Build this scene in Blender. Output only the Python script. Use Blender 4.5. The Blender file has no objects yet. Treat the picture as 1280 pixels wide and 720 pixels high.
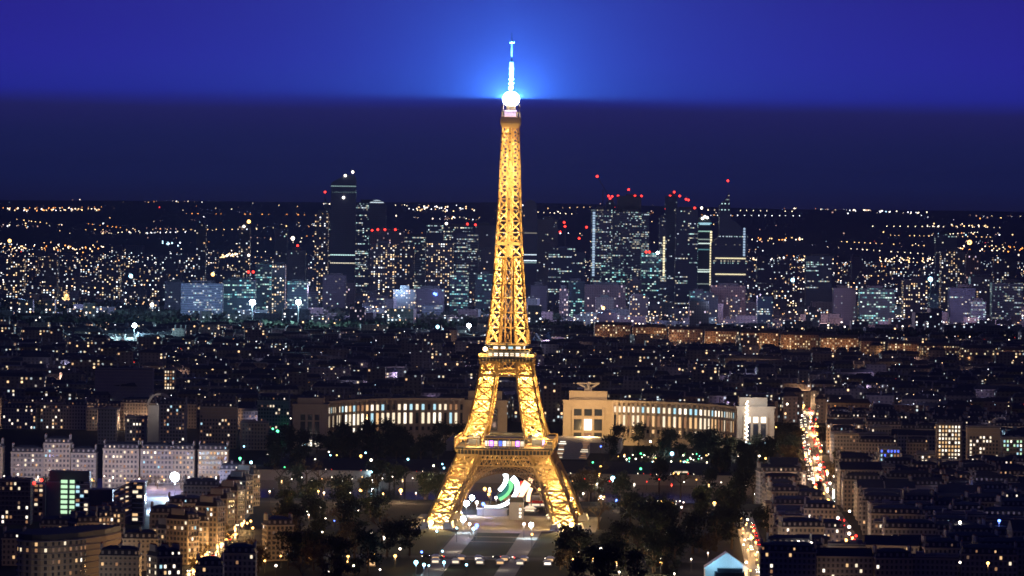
import bpy, math, random
from mathutils import Matrix, Vector
R = random.Random(7)
PI = math.pi

# ------------------------------------------------------------------ camera
CAM_H = 215.0
F = 5057.0            # focal length in pixels of the 1280 px photograph
HOR = 252.0
BEACON = 6.0e7
HAZE = 2.3e-5
ROLL = math.radians(0.75)
sc = bpy.context.scene
cd = bpy.data.cameras.new("camera")
cam = bpy.data.objects.new("camera", cd)
sc.collection.objects.link(cam)
cd.sensor_width = 36.0
cd.lens = F / 1280 * 36.0
cd.shift_y = -(360 - HOR) / 1280
cd.clip_start = 1.0
cd.clip_end = 60000.0
cam.matrix_world = Matrix.Translation((0, 0, CAM_H)) @ Matrix.Rotation(PI / 2, 4, 'X') @ Matrix.Rotation(ROLL, 4, 'Z')
sc.camera = cam

# ------------------------------------------------------------------ world: night sky with the beacon beam's lit-air edge painted into its gradient
w = bpy.data.worlds.new("World")
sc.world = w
w.use_nodes = True
nt = w.node_tree
nt.nodes.clear()
def wn(t, **k):
    n = nt.nodes.new(t)
    for a, b in k.items(): setattr(n, a, b)
    return n
wo = wn('ShaderNodeOutputWorld'); bg = wn('ShaderNodeBackground')
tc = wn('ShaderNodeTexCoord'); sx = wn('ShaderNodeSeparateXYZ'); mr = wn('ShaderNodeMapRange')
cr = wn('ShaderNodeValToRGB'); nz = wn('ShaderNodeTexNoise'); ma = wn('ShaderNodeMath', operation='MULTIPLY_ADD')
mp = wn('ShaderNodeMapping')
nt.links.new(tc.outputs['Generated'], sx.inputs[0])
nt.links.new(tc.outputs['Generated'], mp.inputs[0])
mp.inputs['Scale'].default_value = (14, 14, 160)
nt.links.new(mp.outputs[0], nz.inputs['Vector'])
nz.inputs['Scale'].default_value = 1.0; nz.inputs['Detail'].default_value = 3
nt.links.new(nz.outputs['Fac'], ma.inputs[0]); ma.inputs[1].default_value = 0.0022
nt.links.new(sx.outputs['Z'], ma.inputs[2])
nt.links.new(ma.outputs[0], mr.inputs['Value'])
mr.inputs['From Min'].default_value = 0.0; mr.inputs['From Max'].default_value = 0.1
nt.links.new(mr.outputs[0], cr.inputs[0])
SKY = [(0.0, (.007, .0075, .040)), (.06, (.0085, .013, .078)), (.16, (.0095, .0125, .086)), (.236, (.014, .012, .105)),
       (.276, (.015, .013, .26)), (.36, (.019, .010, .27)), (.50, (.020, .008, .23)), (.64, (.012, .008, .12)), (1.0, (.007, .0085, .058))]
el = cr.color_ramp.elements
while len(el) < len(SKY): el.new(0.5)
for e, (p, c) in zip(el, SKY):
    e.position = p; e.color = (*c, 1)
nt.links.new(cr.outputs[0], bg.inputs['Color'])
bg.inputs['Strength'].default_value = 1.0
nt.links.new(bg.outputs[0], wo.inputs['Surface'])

# ------------------------------------------------------------------ render settings
vs = sc.view_settings
vs.view_transform = 'Standard'; vs.look = 'None'; vs.exposure = 0.0; vs.gamma = 1.0; vs.use_curve_mapping = False
cy = sc.cycles
cy.use_denoising = True
cy.max_bounces = 3; cy.diffuse_bounces = 2; cy.glossy_bounces = 2; cy.transmission_bounces = 2; cy.volume_bounces = 0
cy.transparent_max_bounces = 8
cy.sample_clamp_indirect = 4.0
cy.use_light_tree = True
cy.filter_width = 1.7
try: cy.denoising_input_passes = 'RGB_ALBEDO_NORMAL'
except Exception: pass

# ------------------------------------------------------------------ picture <-> place
def uv_of(px, py):
    iu, iv = (px - 640) / F, (HOR - py) / F
    return iu * math.cos(ROLL) - iv * math.sin(ROLL), iu * math.sin(ROLL) + iv * math.cos(ROLL)
def at(px, py, D):
    u, v = uv_of(px, py)
    return Vector((u * D, D, CAM_H + v * D))
def gp(px, py, z=0.0):
    u, v = uv_of(px, py)
    D = (z - CAM_H) / v
    return Vector((u * D, D, z))
def proj(x, y, z):
    su, sv = x / y, (z - CAM_H) / y
    return (640 + F * (su * math.cos(ROLL) + sv * math.sin(ROLL)), HOR - F * (-su * math.sin(ROLL) + sv * math.cos(ROLL)))
def terr(D, x=0.0):
    P = [(0, 0), (7000, 0), (9000, 14), (12000, 38), (15000, 78), (18000, 126), (22000, 180), (26500, 196)]
    z = P[-1][1]
    for (a, b), (c, d) in zip(P, P[1:]):
        if a <= D <= c:
            t = (D - a) / (c - a); z = b + (d - b) * t; break
    if D > 10000:
        k = min(1, (D - 10000) / 8000)
        z += k * (9 * math.sin(x / 1150.0 + 1.3) + 5 * math.sin(x / 430.0 + D / 1900.0) + 4 * math.sin(x / 700.0 - D / 900.0))
    return z

# ------------------------------------------------------------------ materials
M = {}
def plain(name, col, rough=0.8, var=0.25, scale=0.2, metal=0.0):
    m = bpy.data.materials.new(name); m.use_nodes = True; t = m.node_tree
    b = t.nodes['Principled BSDF']; b.inputs['Specular IOR Level'].default_value = .05 if rough > .7 else .5; b.inputs['Roughness'].default_value = rough; b.inputs['Metallic'].default_value = metal
    c = t.nodes.new('ShaderNodeTexCoord'); n = t.nodes.new('ShaderNodeTexNoise'); n.inputs['Scale'].default_value = scale
    n.inputs['Detail'].default_value = 5
    oi = t.nodes.new('ShaderNodeObjectInfo')
    mx = t.nodes.new('ShaderNodeMix'); mx.data_type = 'RGBA'
    mx.inputs['A'].default_value = (*[x * (1 - var) for x in col], 1); mx.inputs['B'].default_value = (*[min(1, x * (1 + var)) for x in col], 1)
    t.links.new(c.outputs['Object'], n.inputs['Vector']); t.links.new(n.outputs['Fac'], mx.inputs['Factor'])
    t.links.new(mx.outputs['Result'], b.inputs['Base Color'])
    M[name] = m; return m
def emit(name, col, s, sampling='NONE'):
    m = bpy.data.materials.new(name); m.use_nodes = True; t = m.node_tree; t.nodes.clear()
    o = t.nodes.new('ShaderNodeOutputMaterial'); e = t.nodes.new('ShaderNodeEmission')
    e.inputs[0].default_value = (*col, 1); e.inputs[1].default_value = s
    t.links.new(e.outputs[0], o.inputs[0])
    m.cycles.emission_sampling = sampling
    M[name] = m; return m
def facade(name, wall, cw, fh, plit, strength=1.6, cols=None, prow=0.0, glass=(.03, .035, .05), fx=(.22, .78), fy=(.25, .8), var=.2, clump=.35, wc=0.0):
    """wall with a regular window grid laid out in metres; some windows are lit"""
    cols = cols or [(1, .62, .25), (1, .8, .5), (.9, .9, 1.0)]
    m = bpy.data.materials.new(name); m.use_nodes = True; t = m.node_tree; L = t.links.new
    b = t.nodes['Principled BSDF']; b.inputs['Roughness'].default_value = .6
    def N(tp, **k):
        n = t.nodes.new(tp)
        for a, c in k.items(): setattr(n, a, c)
        return n
    def MT(op, a, c=None, d=None):
        n = N('ShaderNodeMath', operation=op)
        for i, v in enumerate((a, c, d)):
            if v is None: continue
            if isinstance(v, (int, float)): n.inputs[i].default_value = v
            else: L(v, n.inputs[i])
        return n.outputs[0]
    uv = N('ShaderNodeUVMap'); s = N('ShaderNodeSeparateXYZ'); L(uv.outputs[0], s.inputs[0])
    u = MT('DIVIDE', s.outputs[0], cw); v = MT('DIVIDE', s.outputs[1], fh)
    fu = MT('FLOOR', u); fv = MT('FLOOR', v); ru = MT('FRACT', u); rv = MT('FRACT', v)
    oi = N('ShaderNodeObjectInfo'); sd = MT('MULTIPLY', oi.outputs['Random'], 57.3)
    inx = MT('MULTIPLY', MT('GREATER_THAN', ru, fx[0]), MT('LESS_THAN', ru, fx[1]))
    iny = MT('MULTIPLY', MT('GREATER_THAN', rv, fy[0]), MT('LESS_THAN', rv, fy[1]))
    ins = MT('MULTIPLY', MT('MULTIPLY', inx, iny), MT('GREATER_THAN', v, 0.0))
    cb = N('ShaderNodeCombineXYZ'); L(fu, cb.inputs[0]); L(fv, cb.inputs[1]); L(sd, cb.inputs[2])
    w1 = N('ShaderNodeTexWhiteNoise', noise_dimensions='3D'); L(cb.outputs[0], w1.inputs[0])
    # clumps: neighbouring windows tend to be lit together
    cb2 = N('ShaderNodeCombineXYZ'); L(MT('MULTIPLY', fu, .23), cb2.inputs[0]); L(MT('MULTIPLY', fv, .31), cb2.inputs[1]); L(sd, cb2.inputs[2])
    nn = N('ShaderNodeTexNoise'); nn.inputs['Scale'].default_value = 1.0; L(cb2.outputs[0], nn.inputs['Vector'])
    th = MT('ADD', 1 - plit, MT('MULTIPLY', MT('SUBTRACT', .5, nn.outputs['Fac']), clump))
    if wc > 0:
        ge = N('ShaderNodeNewGeometry'); n4 = N('ShaderNodeTexNoise'); n4.inputs['Scale'].default_value = .0035; n4.inputs['Detail'].default_value = 4; L(ge.outputs['Position'], n4.inputs['Vector'])
        th = MT('ADD', th, MT('MULTIPLY', MT('SUBTRACT', .5, n4.outputs['Fac']), wc))
    lit = MT('GREATER_THAN', w1.outputs['Value'], th)
    if prow > 0:
        cb3 = N('ShaderNodeCombineXYZ'); L(fv, cb3.inputs[1]); L(sd, cb3.inputs[2]); L(MT('FLOOR', MT('MULTIPLY', fu, .14)), cb3.inputs[0])
        w3 = N('ShaderNodeTexWhiteNoise', noise_dimensions='3D'); L(cb3.outputs[0], w3.inputs[0])
        rowlit = MT('MULTIPLY', MT('GREATER_THAN', w3.outputs['Value'], 1 - prow), MT('GREATER_THAN', w1.outputs['Value'], .2))
        lit = MT('MAXIMUM', lit, rowlit)
    sp = N('ShaderNodeSeparateColor'); L(w1.outputs['Color'], sp.inputs[0])
    rp = N('ShaderNodeValToRGB'); rp.color_ramp.interpolation = 'CONSTANT'
    while len(rp.color_ramp.elements) < len(cols): rp.color_ramp.elements.new(.5)
    for i, c in enumerate(cols):
        rp.color_ramp.elements[i].position = i / len(cols); rp.color_ramp.elements[i].color = (*c, 1)
    L(sp.outputs[1], rp.inputs[0])
    br = MT('POWER', sp.outputs[2], 2.0)
    es = MT('MULTIPLY', MT('MULTIPLY', MT('MULTIPLY', lit, ins), MT('ADD', .15, br)), strength)
    L(rp.outputs[0], b.inputs['Emission Color']); L(es, b.inputs['Emission Strength'])
    tcn = N('ShaderNodeTexCoord'); n2 = N('ShaderNodeTexNoise'); n2.inputs['Scale'].default_value = .05; L(tcn.outputs['Object'], n2.inputs['Vector'])
    m1 = N('ShaderNodeMix', data_type='RGBA'); m1.inputs['A'].default_value = (*[x * (1 - var) for x in wall], 1)
    m1.inputs['B'].default_value = (*[x * (1 + var) for x in wall], 1); L(n2.outputs['Fac'], m1.inputs['Factor'])
    m2 = N('ShaderNodeMix', data_type='RGBA'); L(ins, m2.inputs['Factor']); L(m1.outputs['Result'], m2.inputs['A']); m2.inputs['B'].default_value = (*glass, 1)
    L(m2.outputs['Result'], b.inputs['Base Color'])
    m.cycles.emission_sampling = 'NONE'
    M[name] = m; return m

WARM, CREAM, WHITE, COOL, AMBER = (1, .6, .28), (1, .82, .58), (.95, .93, 1), (.55, .85, 1), (1, .38, .08)
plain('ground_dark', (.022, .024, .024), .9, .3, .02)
plain('asphalt', (.05, .05, .052), .85, .2, .05)
plain('pale_asphalt', (.10, .095, .09), .5, .3, .15)  # asphalt made paler and glossier to brighten the avenues
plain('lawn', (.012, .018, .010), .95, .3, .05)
plain('gravel', (.24, .215, .185), .95, .2, .1)
plain('stone_pale', (.42, .38, .34), .85, .12, .3)
plain('stone_cream', (.40, .33, .25), .85, .14, .3)
plain('stone_grey', (.30, .29, .30), .85, .14, .3)
plain('concrete', (.28, .27, .29), .85, .12, .2)
plain('slate', (.035, .037, .05), .6, .3, .5)
plain('zinc', (.07, .072, .09), .8, .25, .4)
plain('brick', (.22, .10, .07), .9, .2, .8)
plain('iron_rail_or_shade', (.03, .03, .035), .6, .2, 1)  # dark railing iron; also carries painted shade on the tower's decks
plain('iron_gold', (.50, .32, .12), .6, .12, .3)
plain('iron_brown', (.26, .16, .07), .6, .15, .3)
plain('mast_paint', (.05, .05, .052), .6, .1, .3)
plain('white_paint', (.8, .8, .8), .5, .05, .3)
plain('bark', (.10, .075, .05), .95, .25, .8)
plain('foliage', (.045, .055, .03), .9, .4, .4)
plain('foliage_dry', (.11, .085, .045), .9, .35, .4)
plain('foliage_dark', (.03, .038, .028), .9, .4, .4)
plain('glass_dark', (.02, .025, .04), .15, .2, .3)
plain('glass_blue', (.03, .045, .08), .25, .2, .1)
plain('dark_cladding', (.022, .025, .04), .45, .2, .1)
plain('pale_cladding', (.20, .20, .24), .6, .12, .05)
plain('mid_cladding', (.10, .105, .14), .6, .15, .05)
plain('car_dark', (.04, .04, .05), .3, .1, 1)
plain('car_light', (.5, .5, .52), .3, .1, 1)
plain('tyre', (.02, .02, .02), .9, .1, 1)
plain('water', (.01, .014, .02), .12, .2, .05)
plain('red_canvas', (.4, .04, .03), .8, .1, 1)
plain('bus_paint', (.1, .25, .2), .4, .1, 1)
emit('lit_warm', WARM, 1.1); emit('lit_cream', CREAM, 1.3); emit('lit_white', (1, .88, .72), 2.0); emit('lit_cool', (.5, .85, 1), 1.1); emit('lit_faint', (1, .6, .42), .14)
emit('lit_dim', (1, .5, .25), .38); emit('lit_green', (.62, 1, .62), 1.1); emit('lit_blue', (.08, .15, 1), 2.2)
emit('lamp_gold', (1, .50, .13), 8); emit('lamp_white', (1, .84, .66), 9); emit('lamp_cool', (.35, .8, 1), 9)
emit('lamp_red', (1, .03, .02), 7); emit('lamp_blue', (.1, .2, 1), 9); emit('lamp_green', (.1, 1, .35), 8); emit('lamp_violet', (.5, .15, 1), 6)
emit('lamp_flood', (.75, .92, 1), 60); emit('lamp_gold_flood', (1, .75, .35), 30)
LITS = ['lit_warm'] * 3 + ['lit_cream'] * 5 + ['lit_white'] * 3 + ['lit_dim'] * 5 + ['lit_faint'] * 4 + ['lit_cool']

# ------------------------------------------------------------------ mesh helpers
COL = sc.collection
class MB:
    def __init__(s): s.v = []; s.f = []; s.uv = []; s.m = []
    def face(s, pts, mi=0, uv=None):
        n = len(s.v); s.v += [tuple(p) for p in pts]; s.f.append(tuple(range(n, n + len(pts)))); s.m.append(mi)
        s.uv.append(uv if uv else [(0, -5)] * len(pts))
    def box(s, c, d, mi=0, rot=0.0, top=None):
        """box centred on c in x,y with its underside at c.z; side faces carry uv in metres"""
        hx, hy, h = d[0] / 2, d[1] / 2, d[2]; cr_, sr = math.cos(rot), math.sin(rot)
        P = [(c[0] + x * cr_ - y * sr, c[1] + x * sr + y * cr_) for x, y in ((-hx, -hy), (hx, -hy), (hx, hy), (-hx, hy))]
        z0, z1 = c[2], c[2] + h
        o = 0.0
        for i in range(4):
            a, b = P[i], P[(i + 1) % 4]; l = d[0] if i % 2 == 0 else d[1]
            s.face([(*a, z0), (*b, z0), (*b, z1), (*a, z1)], mi, [(o, 0), (o + l, 0), (o + l, h), (o, h)]); o += 100.0
        s.face([(*p, z1) for p in P], top if top is not None else mi)
        s.face([(*p, z0) for p in reversed(P)], mi)
    def prism(s, pts, z0, z1, mi=0, top=None, z1f=None):
        """vertical prism over a counter-clockwise footprint; z1f(x,y) may give a sloping top"""
        n = len(pts); o = 0.0
        zt = [z1f(*p) if z1f else z1 for p in pts]
        for i in range(n):
            j = (i + 1) % n; a, b = pts[i], pts[j]; l = math.hypot(b[0] - a[0], b[1] - a[1])
            s.face([(*a, z0), (*b, z0), (*b, zt[j]), (*a, zt[i])], mi, [(o, 0), (o + l, 0), (o + l, zt[j] - z0), (o, zt[i] - z0)]); o += l
        s.face([(*p, z) for p, z in zip(pts, zt)], top if top is not None else mi)
        s.face([(*p, z0) for p in reversed(pts)], mi)
    def frus(s, c, d, h, inset, mi=0, top=None, rot=0.0):
        cr_, sr = math.cos(rot), math.sin(rot)
        def ring(dx, dy, z): return [(c[0] + x * cr_ - y * sr, c[1] + x * sr + y * cr_, z) for x, y in ((-dx, -dy), (dx, -dy), (dx, dy), (-dx, dy))]
        A = ring(d[0] / 2, d[1] / 2, c[2]); B = ring(d[0] / 2 - inset, d[1] / 2 - inset, c[2] + h)
        for i in range(4):
            j = (i + 1) % 4; s.face([A[i], A[j], B[j], B[i]], mi)
        s.face(B, top if top is not None else mi); s.face(A[::-1], mi)
    def beam(s, p, q, t, mi=0, t2=None):
        p = Vector(p); q = Vector(q); d = q - p
        if d.length < 1e-6: return
        d.normalize(); up = Vector((0, 0, 1)) if abs(d.z) < .95 else Vector((0, 1, 0))
        a = d.cross(up).normalized(); b = a.cross(d).normalized()
        t2 = t2 or t
        A = [p + (a * x + b * y) * t / 2 for x, y in ((-1, -1), (1, -1), (1, 1), (-1, 1))]
        B = [q + (a * x + b * y) * t2 / 2 for x, y in ((-1, -1), (1, -1), (1, 1), (-1, 1))]
        for i in range(4):
            j = (i + 1) % 4; s.face([A[i], A[j], B[j], B[i]], mi)
        s.face(A[::-1], mi); s.face(B, mi)
    def ball(s, c, r, mi=0, n=8, k=5, sz=1.0):
        rows = []
        for i in range(1, k):
            ph = PI * i / k
            rows.append([(c[0] + r * math.sin(ph) * math.cos(2 * PI * j / n), c[1] + r * math.sin(ph) * math.sin(2 * PI * j / n), c[2] + r * sz * math.cos(ph)) for j in range(n)])
        T = (c[0], c[1], c[2] + r * sz); Bt = (c[0], c[1], c[2] - r * sz)
        for j in range(n):
            j2 = (j + 1) % n
            s.face([T, rows[0][j], rows[0][j2]], mi); s.face([Bt, rows[-1][j2], rows[-1][j]], mi)
            for a, b in zip(rows, rows[1:]): s.face([a[j], b[j], b[j2], a[j2]], mi)
    def tube(s, prof, mi=0, n=10, c=(0, 0)):
        """lathe: prof = [(r, z), ...] bottom to top"""
        rings = [[(c[0] + r * math.cos(2 * PI * j / n), c[1] + r * math.sin(2 * PI * j / n), z) for j in range(n)] for r, z in prof]
        for a, b in zip(rings, rings[1:]):
            for j in range(n):
                j2 = (j + 1) % n; s.face([a[j], a[j2], b[j2], b[j]], mi)
        s.face(rings[0][::-1], mi); s.face(rings[-1], mi)
    def mesh(s, name, mats):
        me = bpy.data.meshes.new(name); me.from_pydata(s.v, [], s.f)
        for m in mats: me.materials.append(M[m] if isinstance(m, str) else m)
        me.polygons.foreach_set('material_index', s.m)
        l = me.uv_layers.new(name='UVMap'); flat = []
        for u in s.uv:
            for a in u: flat += [a[0], a[1]]
        l.data.foreach_set('uv', flat); me.update(); return me
def link(name, data, parent=None, loc=(0, 0, 0), rz=0.0, scale=None):
    o = bpy.data.objects.new(name, data); COL.objects.link(o)
    o.location = loc; o.rotation_euler = (0, 0, rz)
    if scale: o.scale = scale if isinstance(scale, tuple) else (scale,) * 3
    if parent: o.parent = parent
    return o
def tag(o, label=None, cat=None, group=None, kind=None):
    if label: o['label'] = label
    if cat: o['category'] = cat
    if group: o['group'] = group
    if kind: o['kind'] = kind
    return o
def thing(name, label, cat, loc, rz=0.0, group=None):
    return tag(link(name, None, None, loc, rz), label, cat, group)
def copy_tree(o, parent=None, loc=None, rz=None, scale=None):
    c = o.copy(); COL.objects.link(c); c.parent = parent
    if loc is not None: c.location = loc
    if rz is not None: c.rotation_euler = (0, 0, rz)
    if scale is not None: c.scale = (scale,) * 3 if not isinstance(scale, tuple) else scale
    for ch in KIDS.get(o.name, []): copy_tree(ch, c)
    return c
KIDS = {}
def kids(root):
    for o in list(root.children): KIDS.setdefault(root.name, []).append(o); kids(o)
def lamp(loc, col, power, parent=None, radius=.4, spot=None, aim=None, blend=.3, name='lamp_light'):
    l = bpy.data.lights.new(name, 'SPOT' if spot else 'POINT'); l.color = col; l.energy = power; l.shadow_soft_size = radius
    if spot: l.spot_size = spot; l.spot_blend = blend
    o = bpy.data.objects.new(name, l); COL.objects.link(o); o.location = loc
    if aim is not None: o.rotation_euler = Vector(aim).to_track_quat('-Z', 'Y').to_euler()
    if parent: o.parent = parent
    return o
ORD = ['first', 'second', 'third', 'fourth', 'fifth', 'sixth', 'seventh', 'eighth', 'ninth', 'tenth', 'eleventh', 'twelfth', 'thirteenth',
       'fourteenth', 'fifteenth', 'sixteenth', 'seventeenth', 'eighteenth', 'nineteenth', 'twentieth', 'twenty-first', 'twenty-second', 'twenty-third', 'twenty-fourth', 'twenty-fifth']

# ------------------------------------------------------------------ setting: terrain, river, quay, park
def strip_mesh():
    b = MB(); ys = [-300, 1500, 2200, 2600, 3000, 4000, 5500, 7000, 8000, 9000, 10000] + [11000 + 750 * i for i in range(21)]
    xs = [i * 600 for i in range(-25, 26)]
    for y0, y1 in zip(ys, ys[1:]):
        for x0, x1 in zip(xs, xs[1:]):
            b.face([(x0, y0, terr(y0, x0)), (x1, y0, terr(y0, x1)), (x1, y1, terr(y1, x1)), (x0, y1, terr(y1, x0))])
    return b.mesh('ground', ['ground_dark'])
tag(link('ground', strip_mesh()), kind='structure')
def sheet(name, pts, z, mat):
    b = MB(); b.face([(p[0], p[1], z) for p in pts]); return tag(link(name, b.mesh(name, [mat])), kind='structure')
sheet('river', [(-2500, 2905), (2500, 2905), (2500, 3085), (-2500, 3085)], .10, 'water')
YAW = math.radians(3.2)     # the park axis runs slightly to the right
TX, TY = -1.5, 2700.0
def ax(s, t, z=0.0):        # s across, t along the park axis from the tower
    return Vector((TX + s * math.cos(YAW) + t * math.sin(YAW), TY - s * math.sin(YAW) + t * math.cos(YAW), z))
def axr(name, s0, s1, t0, t1, z, mat): return sheet(name, [ax(s0, t0), ax(s1, t0), ax(s1, t1), ax(s0, t1)], z, mat)
axr('path', -27, 27, -455, -52, .08, 'gravel')
for i, (t0, t1) in enumerate(((-250, -150), (-146, -112), (-108, -78))):
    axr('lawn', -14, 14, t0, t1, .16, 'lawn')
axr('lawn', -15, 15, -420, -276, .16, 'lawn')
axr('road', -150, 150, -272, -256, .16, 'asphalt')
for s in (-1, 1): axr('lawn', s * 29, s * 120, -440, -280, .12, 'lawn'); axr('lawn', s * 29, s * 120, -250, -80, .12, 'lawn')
axr('pavement', -62, 62, -60, 70, .12, 'gravel')
axr('quay_road', -420, 420, 150, 168, .14, 'asphalt')
# far bank: quay wall with road on top
b = MB(); b.box((10, 3170, 0), (420, 165, 7), 0, 0, 1)
tag(link('far_bank_quay', b.mesh('far_bank_quay', ['stone_pale', 'asphalt'])), 'long pale stone embankment wall across the river carrying a lit road', 'embankment')
b = MB(); b.box((10, 3087.1, 7.02), (420, .7, 1.1)); tag(link('quay_parapet', b.mesh('quay_parapet', ['stone_pale'])), 'low stone parapet along the edge of the far embankment road', 'parapet')
# bridge on the axis
br = thing('stone_bridge', 'stone arched bridge crossing the river straight behind the iron tower', 'bridge', ax(0, 285), -YAW)
b = MB(); b.box((0, 5, 5.5), (32, 235, 1.4), 0, 0, 1); link('deck', b.mesh('deck', ['stone_pale', 'asphalt']), br)
for k in range(-2, 3):
    b = MB(); b.box((0, k * 38, 0), (34, 5, 5.5)); link('pier', b.mesh('pier', ['stone_pale']), br)
for s in (-1, 1):
    b = MB(); b.box((s * 15.6, 5, 6.9), (.5, 235, 1.0)); link('parapet', b.mesh('parapet', ['stone_pale']), br)

# ------------------------------------------------------------------ the iron tower
def lin(P, z):
    for (a, b_), (c, d) in zip(P, P[1:]):
        if z <= c: return b_ + (d - b_) * (z - a) / (c - a)
    return P[-1][1]
HW = [(0, 51), (14, 45.5), (29, 39.2), (47, 31.0), (57, 27.6), (67, 24.6), (83, 20.8), (99, 17.6), (110, 16.4), (121, 13.6), (140, 11.5), (171, 9.1), (202, 7.5), (233, 6.4), (264, 5.3), (272, 5.1)]
LW = [(0, 15.5), (47, 13.6), (67, 12.6), (110, 9.6), (121, 8.2), (150, 6.6), (176, 5.2), (272, 4.5)]
hw = lambda z: lin(HW, z)
lw = lambda z: lin(LW, z)
def lattice(b, fa, fb, zs, chord, brace, mi=0, sub=1, horiz=True, chords=True, cm=None):
    """X-braced panels between two rising edges fa(z), fb(z)"""
    cm = mi if cm is None else cm
    for z0, z1 in zip(zs, zs[1:]):
        A0, B0, A1, B1 = fa(z0), fb(z0), fa(z1), fb(z1)
        if chords:
            b.beam(A0, A1, chord, cm); b.beam(B0, B1, chord, cm)
        if horiz: b.beam(A1, B1, brace * 1.5, cm)
        for i in range(sub):
            for j in range(sub):
                def q(u, v):
                    l = A0.lerp(B0, u); h = A1.lerp(B1, u); return l.lerp(h, v)
                u0, u1, v0, v1 = i / sub, (i + 1) / sub, j / sub, (j + 1) / sub
                b.beam(q(u0, v0), q(u1, v1), brace, mi); b.beam(q(u1, v0), q(u0, v1), brace, mi)
tower = thing('iron_lattice_tower', 'tall golden floodlit iron lattice tower with a blazing beacon on top', 'tower', (TX, TY, 0), -YAW)
def leg_corner(sx_, sy_, ix, iy):
    return lambda z: Vector((sx_ * (hw(z) - ix * lw(z)), sy_ * (hw(z) - iy * lw(z)), z))
for sx_ in (-1, 1):
    for sy_ in (-1, 1):
        b = MB()
        for zs, sub in (([3 + i * 7.4 for i in range(7)], 2), ([59 + i * 8.2 for i in range(7)], 2)):
            C = [[leg_corner(sx_, sy_, i, j) for j in (0, 1)] for i in (0, 1)]
            lattice(b, C[0][0], C[1][0], zs, 1.3, .85, 0, 1)         # outer faces: one bold cross per panel
            lattice(b, C[0][0], C[0][1], zs, 1.3, .85, 0, 1)
            lattice(b, C[1][0], C[1][1], zs, 1.1, .6, 0, sub)        # inner faces: finer crosses
            lattice(b, C[0][1], C[1][1], zs, 1.1, .6, 0, sub)
            for z in zs[1:]:                                         # inner landings
                p = [C[0][0](z), C[1][0](z), C[1][1](z), C[0][1](z)]
                b.beam(p[0], p[2], .5); b.beam(p[1], p[3], .5)
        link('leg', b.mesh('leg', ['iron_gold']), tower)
        c0 = hw(1.5) - lw(1.5) / 2
        for i in (-1, 1):
            for j in (-1, 1):
                b = MB(); b.frus((sx_ * c0 + i * 7.6, sy_ * c0 + j * 7.6, 0), (7, 7), 4.2, 1.3); link('plinth', b.mesh('plinth', ['stone_pale']), tower)
        # upward floodlights inside each leg
        for z in (6, 23, 40, 62, 80, 99):
            c = hw(z) - lw(z) / 2
            lamp((sx_ * c, sy_ * c, z), (1, .68, .27), (80000 if z < 50 else 50000), tower, .5, name='floodlight')
def side(b_fn):     # repeat a part on the four sides
    for k in range(4):
        b, nm, mt, cat = b_fn(k); o = link(nm, b.mesh(nm, mt), tower); o.rotation_euler = (0, 0, k * PI / 2)
def girder(k, spans=((40.6, 47.2, 3.2),)):
    b = MB()
    for z0, z1, st in spans:
        y0, y1 = -hw(z0) + .2, -hw(z1) + .2; X0, X1 = hw(z0) - lw(z0) * .05, hw(z1) - lw(z1) * .05
        b.beam((-X0, y0, z0), (X0, y0, z0), .8); b.beam((-X1, y1, z1), (X1, y1, z1), .8)
        n = int(2 * X0 / st)
        for i in range(n):
            a, c = -1 + 2 * i / n, -1 + 2 * (i + 1) / n
            b.beam((a * X0, y0, z0), (c * X1, y1, z1), .36); b.beam((c * X0, y0, z0), (a * X1, y1, z1), .36)
            if i % 2 == 0: b.beam((a * X0, y0, z0), (a * X1, y1, z1), .3)
    return b, 'girder', ['iron_gold'], ''
side(girder); side(lambda k: girder(k, ((99.2, 103.0, 1.9), (103.0, 109.2, 5))))
def arch(k):
    b = MB(); z0, r0, r1 = 6.0, 30.2, 34.2; P = []; Q = []
    for i in range(-20, 21):
        t = i / 20 * math.radians(80)
        for r, L in ((r0, P), (r1, Q)):
            z = z0 + r * math.cos(t); x = r * math.sin(t); L.append(Vector((x, -hw(z) - .4, z)))
    for i in range(40):
        b.beam(P[i], P[i + 1], .9); b.beam(Q[i], Q[i + 1], .7)
        b.beam(P[i], Q[i], .35); b.beam(P[i], Q[i + 1], .32); b.beam(P[i + 1], Q[i], .32)
    for i in range(4, 37, 1):                        # spandrel posts up to the girder
        q = Q[i]
        if q.z < 39.5 and abs(q.x) < hw(38) - lw(38) + 6: b.beam(q, (q.x, -hw(40.6) - .2, 40.6), .35)
    for s in (-1, 1):
        for i in range(5):
            x = s * (10 + i * 4.2); za = z0 + math.sqrt(max(0, r1 * r1 - x * x)); x2 = s * (10 + (i + 1) * 4.2); zb = z0 + math.sqrt(max(0, r1 * r1 - x2 * x2))
            b.beam((x, -hw(za) - .3, za), (x2, -hw(40) - .3, 40.4), .3); b.beam((x2, -hw(zb) - .3, zb), (x, -hw(40) - .3, 40.4), .3)
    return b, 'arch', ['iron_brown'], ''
side(arch)
def frieze(k):
    b = MB()
    b.box((0, -29.9, 47.6), (59.6, .5, 3.0))  # near-black board: the shade below the gallery put into its colour
    for i in range(27):                              # console brackets
        x = -31 + i * 62 / 26
        b.beam((x, -30.1, 47.4), (x, -32.4, 51.4), .42, 1); b.beam((x, -32.2, 50.4), (x, -32.2, 51.6), .55, 1)
    return b, 'console_frieze', ['iron_rail_or_shade', 'iron_gold'], ''
side(frieze)
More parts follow.
